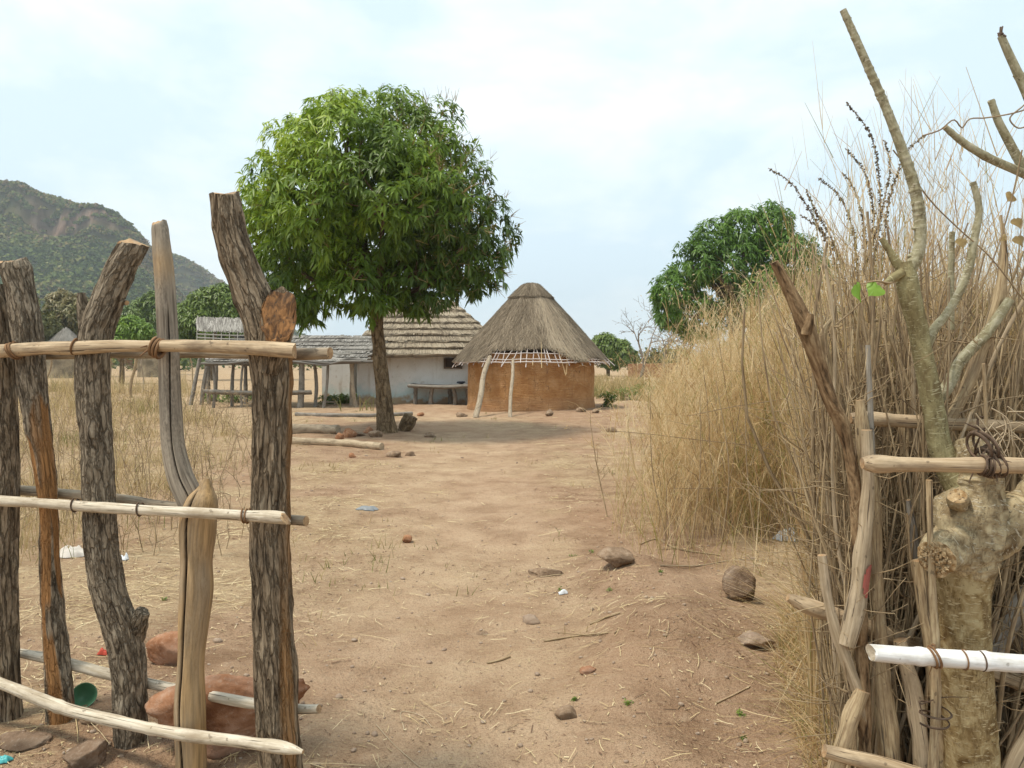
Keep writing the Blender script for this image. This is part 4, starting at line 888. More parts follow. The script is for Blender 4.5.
rail([(14, 652, 4), (50, 659, 4.8), (120, 677, 5.2), (190, 692, 5.2), (250, 703, 5.2), (300, 709, 5), (319, 709, 4.5)], .12, 'pale_rail', 'rear pole of the bottom rail pair with a dark tip', seed=6)
def wrap(px, py, d, rpx, turns, wid, mat, par, axis=(1, 0, 0), label=None, ry=1.0, tails=0, spread=.012):
    c = W(px, py, d); r = rpx * d / F; ax = nrm(np.array(axis, float)); u = nrm(np.cross(ax, [0, 1, 0])); v = np.cross(ax, u); n = 26 * turns
    a = np.linspace(0, 2 * math.pi * turns, n); rr_ = r * (1 + .05 * np.sin(a * 1.7))
    P = c + ax * ((a / a[-1] - .5) * spread * turns)[:, None] + (np.cos(a) * rr_)[:, None] * u + (np.sin(a) * rr_ * ry)[:, None] * v
    g = Geo(); add_tube(g, P, np.full(n, wid), 7, disp=lambda TH, S, bc, q: q * (.8 * np.abs(np.sin(TH)) - .35))
    for k in range(tails):
        e = c + nrm(rng.normal(0, 1, 3) + [0, -.5, -.6]) * r * rng.uniform(1.6, 3); add_tube(g, [P[-1 - k], (P[-1 - k] + e) / 2 + rng.normal(0, .01, 3), e], [wid * .8, wid * .7, wid * .3], 6, K=8)
    o = g.build('binding', M[mat], par)
    if label: o['label'] = label
wrap(158, 348, dl(158) - .13, 8.2, 3, .0065, 'strip', fence, (1, 0, -.35), 'broad orange bark strip tied round the top rails', ry=1.1, tails=2)
wrap(14, 351, dl(14) - .13, 7.8, 2, .006, 'strip', fence, (1, 0, .5))
wrap(76, 347, dl(76) - .13, 7.6, 1, .004, 'strip', fence, (1, 0, -.3))
wrap(75, 505.5, dl(75) - .13, 6.3, 1, .003, 'dark_strip', fence)
wrap(140, 509.5, dl(140) - .13, 6.4, 1, .003, 'dark_strip', fence)
wrap(246, 516, dl(246) - .13, 6.8, 2, .003, 'strip', fence)

# ------------------------------------------------------------------ pollarded tree on the right
def up(pts, d): return np.array([W(a, b, d) if len(q) < 4 else W(a, b, q[3]) for q in pts for a, b in [q[:2]]]), np.array([q[2] * (q[3] if len(q) > 3 else d) / F for q in pts])
PD = 2.62
pol = thing('pollarded_tree', 'living lopped tree with a knobbly burl and bare green shoots by the brushwood', 'tree', (W(968, 362, PD)[0], PD, 0))
g = Geo(); P, r = up([(976, 860, 30), (973, 800, 27), (970, 740, 25), (967, 680, 24), (965, 620, 24), (964, 580, 26), (966, 550, 30)], PD)
add_tube(g, P, r, 56, 0, 0, lambda TH, S, bc, rr: rr * .07 * vn(bc * np.array([14, 14, 5])) + .0018 * vn(bc * np.array([30, 30, 70])), K=120)
P, r = up([(966, 575, 24), (964, 550, 31), (968, 525, 34), (974, 500, 28), (977, 480, 21), (976, 462, 17), (968, 440, 14, PD + .03)], PD)
bd = lambda sd: (lambda TH, S, bc, rr: rr * .20 * vn(bc * np.array([20, 20, 18]) + sd) + .006 * (1 - 2 * np.abs(vn(bc * 38 + sd))))
add_tube(g, P, r, 64, 1, 1, bd(3), K=90)
P, r = up([(968, 535, 24), (952, 546, 22, PD - .05), (942, 554, 21, PD - .09), (935, 559, 19, PD - .12)], PD); c = P[-1]
add_tube(g, P, r, 48, 1, 2, bd(7), K=50, cut=(c - nrm(P[-1] - P[-2]) * .004, (-.75, -.62, -.18), P[-1] - P[-2]))
# torn rotten wood inside the cut
for k in range(110):
    a = rng.random() * 6.28; q = math.sqrt(rng.random()) * .046; V, Q = lump(1, rng.uniform(.002, .006, 3) * [1, 2.2, 1.6], k, rough=1.2); nn = nrm(np.array([-.75, -.62, -.18])); t1 = nrm(np.cross(nn, [0, 0, 1])); t2 = np.cross(nn, t1)
    g.add(V + c + t1 * q * math.cos(a) + t2 * q * math.sin(a) + nn * .003, Q=Q, m=2, bc=V + [k * .1, 0, 0], tone=np.full(len(V), .5))
P, r = up([(962, 505, 10), (958, 499, 9, PD - .09), (957, 496, 7, PD - .105)], PD); add_tube(g, P, r, 24, 1, 2, bd(9), K=16)
P, r = up([(972, 545, 22), (990, 540, 22, PD - .03), (1010, 525, 20, PD - .03), (1035, 500, 19, PD), (1062, 460, 18, PD + .05), (1085, 380, 15, PD + .1), (1085, 290, 12, PD + .1), (1070, 215, 9, PD + .1), (1064, 180, 7, PD + .1)], PD)
add_tube(g, P, r, 40, 1, 1, bd(12), K=110)
trunk = g.build('trunk', [M['pollard'], M['burl'], M['rotten']], pol)
def branch(pts, d, mat, label=None, M_=20, K=60, rings=0, lob=.06, mcap='cut_wood'):
    g = Geo(); P, r = up(pts, d); r = r * (.80 if mat == 'shoot' else .95); tot = np.linalg.norm(np.diff(P, axis=0), axis=1).sum(); nd = np.sort(rng.uniform(.03, tot, rings)) if rings else []
    def dsp(TH, S, bc, rr):
        q = rr * lob * vn(bc * np.array([30, 30, 8]))
        for s_ in nd: q = q + rr * .11 * np.exp(-((S - s_) / .003) ** 2)
        return q
    A = spline(np.column_stack([P, r]), K); add_tube(g, A[:, :3], np.maximum(A[:, 3], .001), M_, 0, 1, dsp)
    for s_ in nd:   # leaf-scar bumps
        i = int(s_ / tot * (K - 1)); a = rng.random() * 6.28; V, Q = lump(1, (A[i, 3] * .5,) * 3, int(s_ * 1e4) % 97); V = V + A[i, :3] + A[i, 3] * np.array([math.cos(a), math.sin(a) * .4, .1]); g.add(V, Q=Q, bc=V, tone=np.full(len(V), .5))
    o = g.build('branch', [M[mat], M[mcap]], pol)
    if label: o['label'] = label
branch([(972, 500, 17), (955, 478, 15, PD + .03), (941, 452, 12.5, PD + .04), (934, 415, 11.5, PD + .04), (927, 375, 11, PD + .03), (919, 335, 10.5, PD + .02), (911, 300, 11, PD), (906, 272, 10, PD), (904, 262, 8, PD)], PD, 'limb_green', 'thick leaning green limb ending in a knuckle', lob=.14, K=90, M_=28)
branch([(905, 275, 8), (914, 262, 8), (919, 248, 7.5), (920, 225, 7.2), (915, 190, 6.8), (902, 150, 6.3), (886, 108, 5.6), (866, 62, 5), (852, 30, 4.6), (843, 10, 4.2)], PD, 'shoot', 'long bare shoot reaching to the top of the view', rings=26, K=200)
branch([(904, 270, 6), (896, 262, 5), (889, 250, 3.6), (881, 238, 3)], PD, 'limb_green')
branch([(903, 272, 5), (893, 278, 4.5), (884, 284, 2)], PD - .02, 'limb_green')
branch([(925, 348, 7), (935, 328, 6), (945, 316, 5.2), (958, 295, 5), (968, 270, 5), (974, 240, 4.7), (979, 208, 4.3), (973, 182, 3.8)], PD + .06, 'shoot', rings=5)
branch([(951, 330, 4), (951, 280, 3.8), (952, 232, 3.2)], PD + .2, 'shoot', rings=3)
branch([(925, 410, 8), (945, 390, 8), (960, 362, 7), (985, 335, 6.5), (1010, 300, 6)], PD + .16, 'shoot')
branch([(1070, 205, 7), (1045, 185, 6), (1022, 173, 5.4), (985, 156, 5), (960, 140, 4.4), (945, 127, 3.6)], PD + .08, 'shoot', rings=5)
branch([(1068, 215, 7), (1040, 188, 6.2), (1022, 165, 5.6), (1008, 140, 5.2), (997, 118, 4.6), (991, 100, 4)], PD + .1, 'shoot', rings=5)
branch([(1066, 195, 7), (1050, 150, 6.5), (1034, 110, 6), (1020, 78, 5.5), (1008, 52, 5), (1001, 36, 4.5)], PD + .1, 'shoot', 'short shoot with a withered brown bud at its tip', rings=7)
g = Geo()
for k in range(6):
    e = W(1001, 36, PD + .1); d = nrm(rng.normal(0, .8, 3) + [-.5, 0, .8]); q = e + d * rng.uniform(.012, .034); add_tube(g, [e, (e + q) / 2 + rng.normal(0, .003, 3), q], [.005, .004, .0025], 6, K=5, tone=.2)
g.build('bud', M['dark_strip'], pol)
# heart-shaped leaves
def heart(c, rx, ry, tilt, mat, name='leaf', nrmv=(0, -1, .15), label=None):
    n = nrm(np.array(nrmv, float)); u = nrm(np.cross([0, 0, 1.], n)); v = np.cross(n, u); a = np.linspace(0, 2 * math.pi, 28, endpoint=False)
    x = np.sin(a) ** 3; y = (13 * np.cos(a) - 3.4 * np.cos(2 * a) - 1.2 * np.cos(3 * a)) / 16 + .03 * np.sin(a * 9 + rx * 900)
    x, y = x * math.cos(tilt) - y * math.sin(tilt), x * math.sin(tilt) + y * math.cos(tilt)
    P = np.asarray(c) + u * (x * rx)[:, None] + v * (y * ry)[:, None] + n * (-.25 * rx * np.abs(x) + .1 * rx * np.sin(a * 5))[:, None]
    g = Geo(); g.add(np.concatenate([[np.asarray(c) + n * .1 * rx], P]), T=[[0, 1 + k, 1 + (k + 1) % 28] for k in range(28)], tone=rng.random(29) * .6 + .2)
    o = g.build(name, M[mat], pol)
    if label: o['label'] = label
heart(W(858, 291, PD - .05), .022, .042, .35, 'fresh_leaf', nrmv=(.5, -1, .2)); heart(W(875, 289, PD - .06), .032, .034, -.7, 'fresh_leaf', nrmv=(-.3, -1, .5))
g = Geo(); add_tube(g, [W(903, 275, PD), W(890, 283, PD - .03), W(876, 281, PD - .05), W(860, 284, PD - .05)], [.005, .004, .003, .002], 6, K=16, tone=.5); g.build('twig', M['stick'], pol)
for px, py, s_ in ((1011, 197, .02), (1018, 222, .022), (1020, 240, .024), (962, 242, .02), (1003, 238, .014)): heart(W(px, py, PD + .15), s_, s_ * 1.2, rng.uniform(-1, 1), 'dead_leaf', nrmv=(rng.normal(0, .5), -1, .3))
# thin vine
g = Geo()
for pts in ([(1060, 90), (1024, 110), (985, 118), (968, 120), (962, 128), (955, 120), (940, 130), (922, 136)], [(1030, 125), (1018, 128), (1010, 120), (1024, 105)], [(1024, 300), (985, 252), (960, 230), (930, 200), (905, 165), (893, 150)], [(905, 480), (920, 420), (945, 350), (980, 290), (1000, 240), (1015, 185), (1022, 150)]):
    add_tube(g, [W(a, b, PD + .05) for a, b in pts], np.full(len(pts), .0026), 5, K=40, tone=.8)
g.build('vine', M['stick'], pol)

# ------------------------------------------------------------------ brushwood fence on the right
bf = thing('brushwood_fence', 'dense brushwood fence of bundled dry sticks and lashed rails right of the path', 'fence', (1.7, 3.0, 0))
def dr(px): return 2.45
rail([(850, 418, 5), (856, 418, 6.2), (900, 421, 6.6), (950, 424, 6.8), (1000, 426, 6.2), (1070, 430, 6)], .36, 'rail_wood', 'upper rear rail', bf, seed=8, dfn=dr)
rail([(862, 463, 5), (868, 463, 7.4), (900, 464, 8), (960, 465, 8.2), (1024, 466, 8.2), (1100, 468, 8)], .0, 'rail_wood', 'yellowish front rail', bf, seed=9, dfn=dr)
rail([(868, 652, 8), (900, 655, 8.6), (940, 658, 8.8), (985, 661, 9), (1024, 664, 9), (1100, 670, 9)], .0, 'white_pole', 'white painted pole', bf, mcap='pale_rail', seed=10, dfn=dr, cuts=[(W(871, 653, 2.45), (-1, -.25, -.1), (-1, 0, 0))], nodes=[.16, .36], lob=.05)
rail([(788, 597, 4), (800, 603, 7), (840, 617, 8), (890, 636, 8), (950, 656, 8), (1024, 684, 8), (1090, 708, 8)], .34, 'rail_wood', 'split brown pole slanting down behind the white pole', bf, seed=11, dfn=dr)
rail([(824, 751, 6), (840, 755, 7), (880, 764, 7.5), (960, 790, 8)], .15, 'rail_wood', 'cut pole at the foot of the fence', bf, seed=12, dfn=dr)
for px, py, tl in ((982, 446, 3), (990, 462, 4)): wrap(px, py, 2.50, 15, 2, .0045, 'dark_strip', bf, (1, 0, .25), ry=1.5, tails=tl, spread=.02)
wrap(986, 466, 2.45, 9.6, 3, .0036, 'dark_strip', bf, (1, 0, -.2), 'dark bark strip knotted round the front rail', tails=3)
wrap(934, 657, 2.45, 10.5, 2, .003, 'strip', bf, (1, 0, .25), tails=1); wrap(982, 661, 2.45, 9.6, 1, .0022, 'dark_strip', bf); wrap(964, 660, 2.45, 9.6, 1, .0022, 'strip', bf)
wrap(935, 715, 2.5, 14, 2, .0025, 'dark_strip', bf, (.1, 0, 1), tails=2, spread=.03)
g = Geo()      # loose bast fibres hanging off the knot
for k in range(16):
    a = W(rng.uniform(975, 1010), rng.uniform(405, 440), 2.5); e = W(rng.uniform(985, 1040), rng.uniform(430, 490), 2.47)
    add_tube(g, [a, (a + e) / 2 + [rng.normal(0, .03), 0, .03], e], [.0025, .002, .001], 4, K=10, tone=rng.random())
g.build('fibre', M['pale_stick'], bf)
def stick(pts, d, mat, label=None, lob=.24, cap='cut_wood', M_=14, extra_mat=None):
    P, r = up(pts, d); r = r * .88; g = Geo(); add_tube(g, P, r, M_, 0, 1, lambda TH, S, bc, rr: rr * lob * vn(bc * np.array([35, 35, 12]) + pts[0][0]), K=50, tone=.15)
    o = g.build('stick', [M[mat], M[cap]], bf)
    if label: o['label'] = label
    return o
SD2 = 2.72
stick([(774, 262, 4), (786, 285, 6.5), (799, 312, 8.5), (806, 330, 9.5), (815, 355, 9), (828, 392, 8), (842, 425, 8), (852, 470, 7), (858, 560, 7), (866, 760, 7)], 2.66, 'dead_branch', 'thick brown dead branch leaning out over the tall grass')
stick([(806, 335, 6), (808, 322, 7), (810, 314, 5)], 2.64, 'dead_branch')
stick([(866, 430, 6), (868, 480, 7), (865, 530, 9), (860, 570, 9.5), (856, 605, 9.5), (850, 632, 10.5), (847, 645, 9)], SD2 - .08, 'pale_stick', 'peeled pale stick with a red patch')
g = Geo(); 
P, r = up([(861.5, 560, 9.4), (859, 578, 9.8), (856.5, 597, 9.8)], SD2 - .08); V, Q, bc, TH, S = sweep(spline(P, 20), np.full(20, r[0] * 1.06), 40)
ok = (np.abs((TH - 5.55 + math.pi) % (2 * math.pi) - math.pi) < .8 * np.sqrt(np.clip(1 - ((S - S.mean()) / (S.max() * .5)) ** 2, 0, 1))).ravel()
Qk = Q[ok[Q].all(1)]; g.add(V, Q=Qk, bc=bc, tone=np.full(len(V), .1)); g.build('paint_patch', M['red_paint'], bf)
stick([(860, 400, 5), (864, 440, 8), (870, 490, 8.5), (874, 540, 8), (878, 600, 7), (884, 680, 7), (890, 770, 8)], SD2 - .02, 'stick')
stick([(868, 345, 2.6), (870, 400, 3.2), (872, 450, 3.4), (876, 520, 3.4), (880, 640, 3.4)], SD2, 'blue_grey_stick', 'slim blue grey stick')
stick([(822, 555, 5), (827, 595, 6), (836, 630, 6.4), (848, 665, 6.6), (860, 700, 6), (866, 730, 5)], SD2 - .06, 'pale_stick')
stick([(862, 690, 9), (850, 720, 9), (838, 760, 9), (826, 800, 9)], SD2 - .08, 'stick'); stick([(900, 640, 8), (912, 690, 9), (920, 740, 10), (926, 800, 10)], SD2 - .05, 'pale_stick')
stick([(878, 655, 9), (884, 700, 10), (890, 760, 11), (892, 800, 11)], SD2 - .02, 'stick')
stick([(918, 560, 7), (924, 600, 7.5), (931, 650, 7), (938, 720, 6), (945, 790, 6)], SD2 - .05, 'stick'); stick([(929, 480, 3.5), (931, 560, 4), (935, 640, 5), (936, 700, 5), (932, 780, 5)], PD - .11, 'stick')
stick([(1060, 560, 11), (1024, 600, 11.5), (992, 650, 11.5), (960, 710, 11)], SD2 + .1, 'blue_grey_stick', 'thick grey pole leaning behind the lopped tree trunk'); stick([(1060, 600, 11), (1024, 630, 11), (1000, 670, 11), (970, 730, 11)], SD2 + .2, 'grey_stick')
stick([(1060, 690, 8), (1030, 735, 8), (1008, 780, 8)], SD2 - .15, 'pale_stick'); stick([(908, 500, 3), (922, 580, 7), (932, 610, 8), (946, 650, 7)], SD2 + .05, 'grey_stick')
stick([(832, 318, 2), (824, 332, 4.5), (827, 360, 5), (836, 395, 5), (860, 430, 5)], SD2 + .3, 'stick'); stick([(1001, 215, 1.5), (1004, 260, 4), (998, 300, 7), (985, 340, 7), (965, 390, 7), (945, 430, 6)], SD2 + .1, 'stick', 'reddish brown branch curving up beside the lopped tree')
# the bundle: many sticks, from behind the rails to about half a metre deeper
def bundle(n, seed, rlo, rhi, hlo, hhi, dlo, dhi, pxlo=822, pxhi=1110, leanx=None):
    r_ = np.random.default_rng(seed); px = r_.uniform(pxlo, pxhi, n); d = r_.uniform(dlo, dhi, n); h = r_.uniform(hlo, hhi, n)
    x = (px - 512) * d / F; base = np.stack([x, d, gh(x, d) - .03], -1)
    lx = r_.normal(.015, .15, n) + .40 * smooth(940, 1060, px) * r_.random(n) * 1.4 - .10 * smooth(870, 820, px) * r_.random(n); lx = np.where(px < 900, np.clip(lx, -.05 - .03 * r_.random(n), .30), lx); ly = r_.normal(.05, .06, n)
    t_ = np.linspace(0, 1, 9); bw = r_.normal(0, .055, (n, 2)); f1 = r_.uniform(0, 6, (n, 1)); f2 = r_.uniform(2, 6, (n, 1))
    P = np.stack([base[:, :1] + h[:, None] * (lx[:, None] * t_ + bw[:, :1] * 2 * t_ * (1 - t_) + .02 * np.sin(f1 + f2 * 2 * t_)), base[:, 1:2] + h[:, None] * (ly[:, None] * t_ + bw[:, 1:] * 2 * t_ * (1 - t_)), base[:, 2:] + h[:, None] * t_ * (1 - .2 * (lx ** 2)[:, None])], -1)
    R0 = r_.uniform(0, 1, n) ** 1.6 * (rhi - rlo) + rlo
    return P, R0[:, None] * (1.1 - .65 * t_)[None], np.clip(r_.beta(1.3, 1.9, n), 0, 1)
P, Rr, tn = bundle(76, 3, .008, .015, .9, 2.0, 2.72, 3.05, pxlo=846)
for k in range(len(P)):
    g = Geo(); A = spline(np.column_stack([P[k], Rr[k]]), 24); add_tube(g, A[:, :3], A[:, 3], 8, 0, 1, lambda TH, S, bc, rr: rr * .16 * vn(bc * np.array([40, 40, 14]) + k), tone=float(tn[k]))
    g.build('stick', [M['stick'] if k % 4 else M['pale_stick'], M['cut_wood']], bf)
g = Geo()
P, Rr, tn = bundle(440, 5, .003, .009, .8, 2.1, 2.70, 3.35, pxlo=842); add_tubes(g, P, Rr, 5, tone=tn)
P, Rr, tn = bundle(150, 26, .005, .0115, 1.5, 2.2, 2.85, 3.5, pxlo=848); zg = np.cumsum(np.random.default_rng(4).normal(0, .022, P.shape) * [1, .6, .2], 1); zg = zg - zg[:, :1]; lf = P[:, :1, 0] / P[:, :1, 1] * F + 512 < 905; zg[..., 0] = np.where(lf, np.clip(zg[..., 0], -.012, .2), zg[..., 0]); P = P + zg; add_tubes(g, P, Rr, 6, tone=np.clip(tn + .3, 0, 1))
P, Rr, tn = bundle(480, 6, .0015, .0042, .7, 2.1, 2.68, 3.5, pxlo=834); add_tubes(g, P, Rr, 4, tone=tn * .8)
P2_, R2_, tn2 = bundle(560, 16, .0018, .0055, 1.3, 2.35, 3.0, 4.2, pxlo=848); lift = np.linspace(0, 1, 9)[None]; P2_[..., 0] += rng.normal(0, .10, (len(P2_), 1)) * lift ** 2 + .22 * smooth(930, 1050, P2_[:, :1, 0] / P2_[:, :1, 1] * F + 512) * rng.random((len(P2_), 1)) * lift ** 2
add_tubes(g, P2_, R2_, 4, tone=np.clip(.25 + tn2, 0, 1))
N = 1500; i = rng.integers(0, len(P2_), N); kk = rng.integers(3, 8, N); b0 = P2_[i, kk]; dv = nrm(np.stack([rng.normal(0, .6, N), rng.normal(0, .4, N), rng.uniform(.1, 1, N)], -1)); L = rng.uniform(.1, .5, N); t_ = np.linspace(0, 1, 4)
add_tubes(g, b0[:, None] + dv[:, None] * (L[:, None] * t_)[..., None] + rng.normal(0, .01, (N, 4, 3)) * (t_[:, None] > 0), np.repeat(rng.uniform(.0012, .003, (N, 1)), 4, 1) * (1 - .6 * t_), 4, tone=np.clip(.3 + rng.random(N) * .7, 0, 1))
# side twigs
N = 3200; i = rng.integers(0, len(P), N); kk = rng.integers(3, 8, N); b0 = P[i, kk]; dv = nrm(np.stack([rng.normal(0, .7, N), rng.normal(-.15, .5, N), rng.uniform(-.1, 1, N)], -1)); L = rng.uniform(.06, .42, N); t_ = np.linspace(0, 1, 4)
PP = b0[:, None] + dv[:, None] * (L[:, None] * t_)[..., None] + rng.normal(0, .008, (N, 4, 3)) * (t_[:, None] > 0); add_tubes(g, PP, np.repeat(rng.uniform(.0012, .0032, (N, 1)), 4, 1) * (1 - .6 * t_), 4, tone=rng.random(N) * .6)
o = g.build('brushwood', M['stick'], bf); o['kind'] = 'stuff'; o['label'] = 'mass of thin dry sticks packed behind the rails'
# ------------------------------------------------------------------ tall dry grass
def xl(d): return np.interp(d, [3.2, 5, 6.5, 7, 10, 16, 25, 38, 60], [1.5, 1.72, 1.55, 1.42, 1.95, 3.2, 5.0, 7.6, 12.5])
g = Geo(); N = 7000
u = rng.random(N); d = np.concatenate([6.9 + 4 * rng.random(N * 45 // 100) ** 1.3, 7.5 + 28 * rng.random(N - N * 45 // 100) ** 1.4])
off = rng.exponential(1.0, N) * (.6 + .05 * d); off = np.where(rng.random(N) < .45, rng.random(N) * (2.0 + .35 * d), off)
x = xl(d) + off - .15; kk = x < (1120 - 512) * d / F; x, d, off = x[kk], d[kk], off[kk]; N = len(x)
base = np.stack([x, d, gh(x, d) - .02], -1)
h = rng.uniform(1.95, 3.3, N) * (.50 + .55 * smooth(-.1, 1.5, off)) * (.9 + .28 * vn2(x * .9, d * .9)); h = h * np.where(rng.random(N) < .3, rng.uniform(.35, .8, N), 1)
az = rng.random(N) * 6.28; tone0  = np.clip(.52 + .4 * vn2(x * 1.3, d * 1.3, 3) + rng.normal(0, .2, N), .02, 1)
kp = rng.random(N) < np.clip(.12 + .7 * smooth(.0, 1.3, off) + .55 * (vn2(x * 1.8, d * 1.8, 8) > .15), 0, 1); x, d, off, base, h, az, tone0 = x[kp], d[kp], off[kp], base[kp], h[kp], az[kp], tone0[kp]; N = len(x)
h = np.minimum(h, 2.75); St = add_blades(g, base, h, az, np.abs(rng.normal(0, .17, N)), np.abs(rng.normal(0, .22, N)), rng.uniform(.003, .0065, N) * (.7 + .03 * d), tone0 * .8, K=6)
for rep in range(9):          # leaf blades along the stems
    f = rng.uniform(.12, .97, N); fi = f * 5; i0 = np.clip(fi.astype(int), 0, 4); w = (fi - i0)[:, None]; b = St[np.arange(N), i0] * (1 - w) + St[np.arange(N), i0 + 1] * w
    a = rng.random(N) * 6.28; L = rng.uniform(.15, .7, N); t_ = np.linspace(0, 1, 5)[None]; dv = np.stack([np.cos(a), np.sin(a)], -1); o = rng.uniform(.3, .8, N)
    dr_ = rng.uniform(.2, 1.3, N); PP = np.stack([b[:, :1] + dv[:, :1] * (o * L)[:, None] * t_, b[:, 1:2] + dv[:, 1:] * (o * L)[:, None] * t_, b[:, 2:] + L[:, None] * (.85 * t_ - dr_[:, None] * t_ ** 2)], -1)
    sd = nrm(np.stack([-np.sin(a), np.cos(a), rng.normal(0, .5, N)], -1))
    add_ribbons(g, PP, (rng.uniform(.0025, .007, N) * (.7 + .03 * d))[:, None] * (1 - .85 * t_ ** 2), sd, np.clip(tone0 + rng.normal(0, .16, N), 0, 1))
Nf = 1500; df = 5.9 + 6 * rng.random(Nf); xf = xl(df) + rng.uniform(-.55, 1.3, Nf) * (.6 + .06 * df)
kf = (rng.random(Nf) < .25 + .75 * (vn2(xf * 1.7, df * 1.7, 14) > 0)) & (xf > .85); xf, df = xf[kf], df[kf]; Nf = len(xf)
add_blades(g, np.stack([xf, df, gh(xf, df) - .01], -1), rng.uniform(.12, 1.25, Nf) ** 1.3, rng.random(Nf) * 6.28, np.abs(rng.normal(0, .3, Nf)), np.abs(rng.normal(0, .4, Nf)), rng.uniform(.003, .006, Nf), rng.random(Nf), K=6)
# thin forked seed tops
N2 = N; b = St[:, -2]; t_ = np.linspace(0, 1, 4)[None]
for rep in range(4):
    dv = nrm(np.stack([rng.normal(0, .45, N), rng.normal(0, .45, N), np.ones(N)], -1)); L = rng.uniform(.12, .42, N); PP = b[:, None] + dv[:, None] * (L[:, None] * t_)[..., None]; PP[..., 0] += (rng.normal(0, .08, N) * L)[:, None] * t_ ** 2 * 3
    add_ribbons(g, PP, (.004 + .00018 * d)[:, None] * (1 - .6 * t_), nrm(np.cross(dv, rng.normal(0, 1, (N, 3)))), np.clip(tone0 + .15, 0, 1))
kb = np.flatnonzero(rng.random(N) < 900 / N); nb = len(kb); b = base[kb]; hb = h[kb] * rng.uniform(.5, 1.05, nb); t_ = np.linspace(0, 1, 7)[None]; a = rng.random(nb) * 6.28; ln = np.abs(rng.normal(0, .2, nb)); kink = np.where(rng.random(nb) < .35, rng.uniform(.4, 1.3, nb), 0); tk = rng.uniform(.35, .8, nb)[:, None]; ov = np.clip(t_ - tk, 0, 1)
ho = (ln[:, None] * t_ + kink[:, None] * ov) * hb[:, None]; P = np.stack([b[:, :1] + np.cos(a)[:, None] * ho, b[:, 1:2] + np.sin(a)[:, None] * ho, b[:, 2:] + hb[:, None] * (t_ - ov * np.clip(kink[:, None], 0, 1.2) * .9)], -1) + rng.normal(0, .008, (nb, 7, 3))
add_tubes(g, P, np.repeat((.0028 + .00025 * d[kb])[:, None], 7, 1) * (1.1 - .6 * t_), 4, m=1, tone=rng.random(nb) * .9)
ks = np.flatnonzero(rng.random(N) < .35); nrep = 5; bb = np.repeat(St[ks, -1], nrep, 0) + rng.normal(0, .035, (len(ks) * nrep, 3)) * [1, 1, 2]; add_leaves(g, bb, nrm(rng.normal(0, .5, bb.shape) + [0, 0, .4]), nrm(rng.normal(0, 1, bb.shape)), rng.uniform(.03, .07, len(bb)), rng.uniform(.006, .014, len(bb)) * (.7 + .03 * np.repeat(d[ks], nrep)), np.clip(np.repeat(tone0[ks], nrep) + .1, 0, 1))
tag(g.build('tall_dry_grass', [M['dry_grass'], M['stick']], smooth_=False), 'tall mass of straw coloured dry grass right of the path', 'grass', kind='stuff')
# fine tan stalks standing behind the brushwood
g = Geo(); N = 1700; px = 808 + 297 * rng.random(N) ** 1.15; d = rng.uniform(3.4, 4.8, N); x = (px - 512) * d / F; base = np.stack([x, d, gh(x, d)], -1)
hh = EYE + (HZ - np.interp(px, [810, 840, 870, 900, 940, 980, 1030, 1100], [320, 235, 170, 150, 170, 235, 275, 270])) * d / F
h = hh * rng.uniform(.62, 1.06, N)
St2 = add_blades(g, base, h, rng.random(N) * 6.28, rng.uniform(0, .12, N), rng.uniform(0, .10, N), rng.uniform(.003, .008, N), np.clip(.55 + .22 * rng.normal(0, 1, N), 0, 1), K=6)
for rep in range(5):
    f = rng.integers(2, 6, N); b = St2[np.arange(N), f]; dv = nrm(np.stack([rng.normal(0, .4, N), rng.normal(0, .3, N), np.ones(N)], -1)); L = rng.uniform(.1, .4, N); t_ = np.linspace(0, 1, 4)[None]; PP = b[:, None] + dv[:, None] * (L[:, None] * t_)[..., None]
    add_ribbons(g, PP, rng.uniform(.002, .0045, N)[:, None] * (1 - .6 * t_), nrm(np.cross(dv, rng.normal(0, 1, (N, 3)))), np.clip(.55 + .25 * rng.normal(0, 1, N), 0, 1))
tag(g.build('dry_stalks', M['dry_grass'], smooth_=False), 'fan of fine tan stalks rising behind the brushwood fence', 'stalks', kind='stuff')
# hay slumped at the foot of the brushwood
g = Geo(); N = 3000; d = rng.uniform(3.0, 5.2, N); lo = np.interp(d, [3.0, 3.4, 4.2, 5.2], [812, 795, 775, 790]); px = lo + 75 * rng.random(N) ** 1.3; x = (px - 512) * d / F
base = np.stack([x, d, gh(x, d) - .01], -1); h = rng.uniform(.08, .75, N) * np.where(d < 4.1, .6, 1) * (.22 + .78 * smooth(0, 60, px - lo))
add_blades(g, base, h, rng.random(N) * 6.28, np.abs(rng.normal(0, .8, N)), np.abs(rng.normal(0, .9, N)), rng.uniform(.002, .006, N), np.clip(.5 + .3 * rng.normal(0, 1, N), 0, 1), K=6)
tag(g.build('hay', M['dry_grass'], smooth_=False), 'slumped dry hay along the left foot of the brushwood', 'hay', kind='stuff')
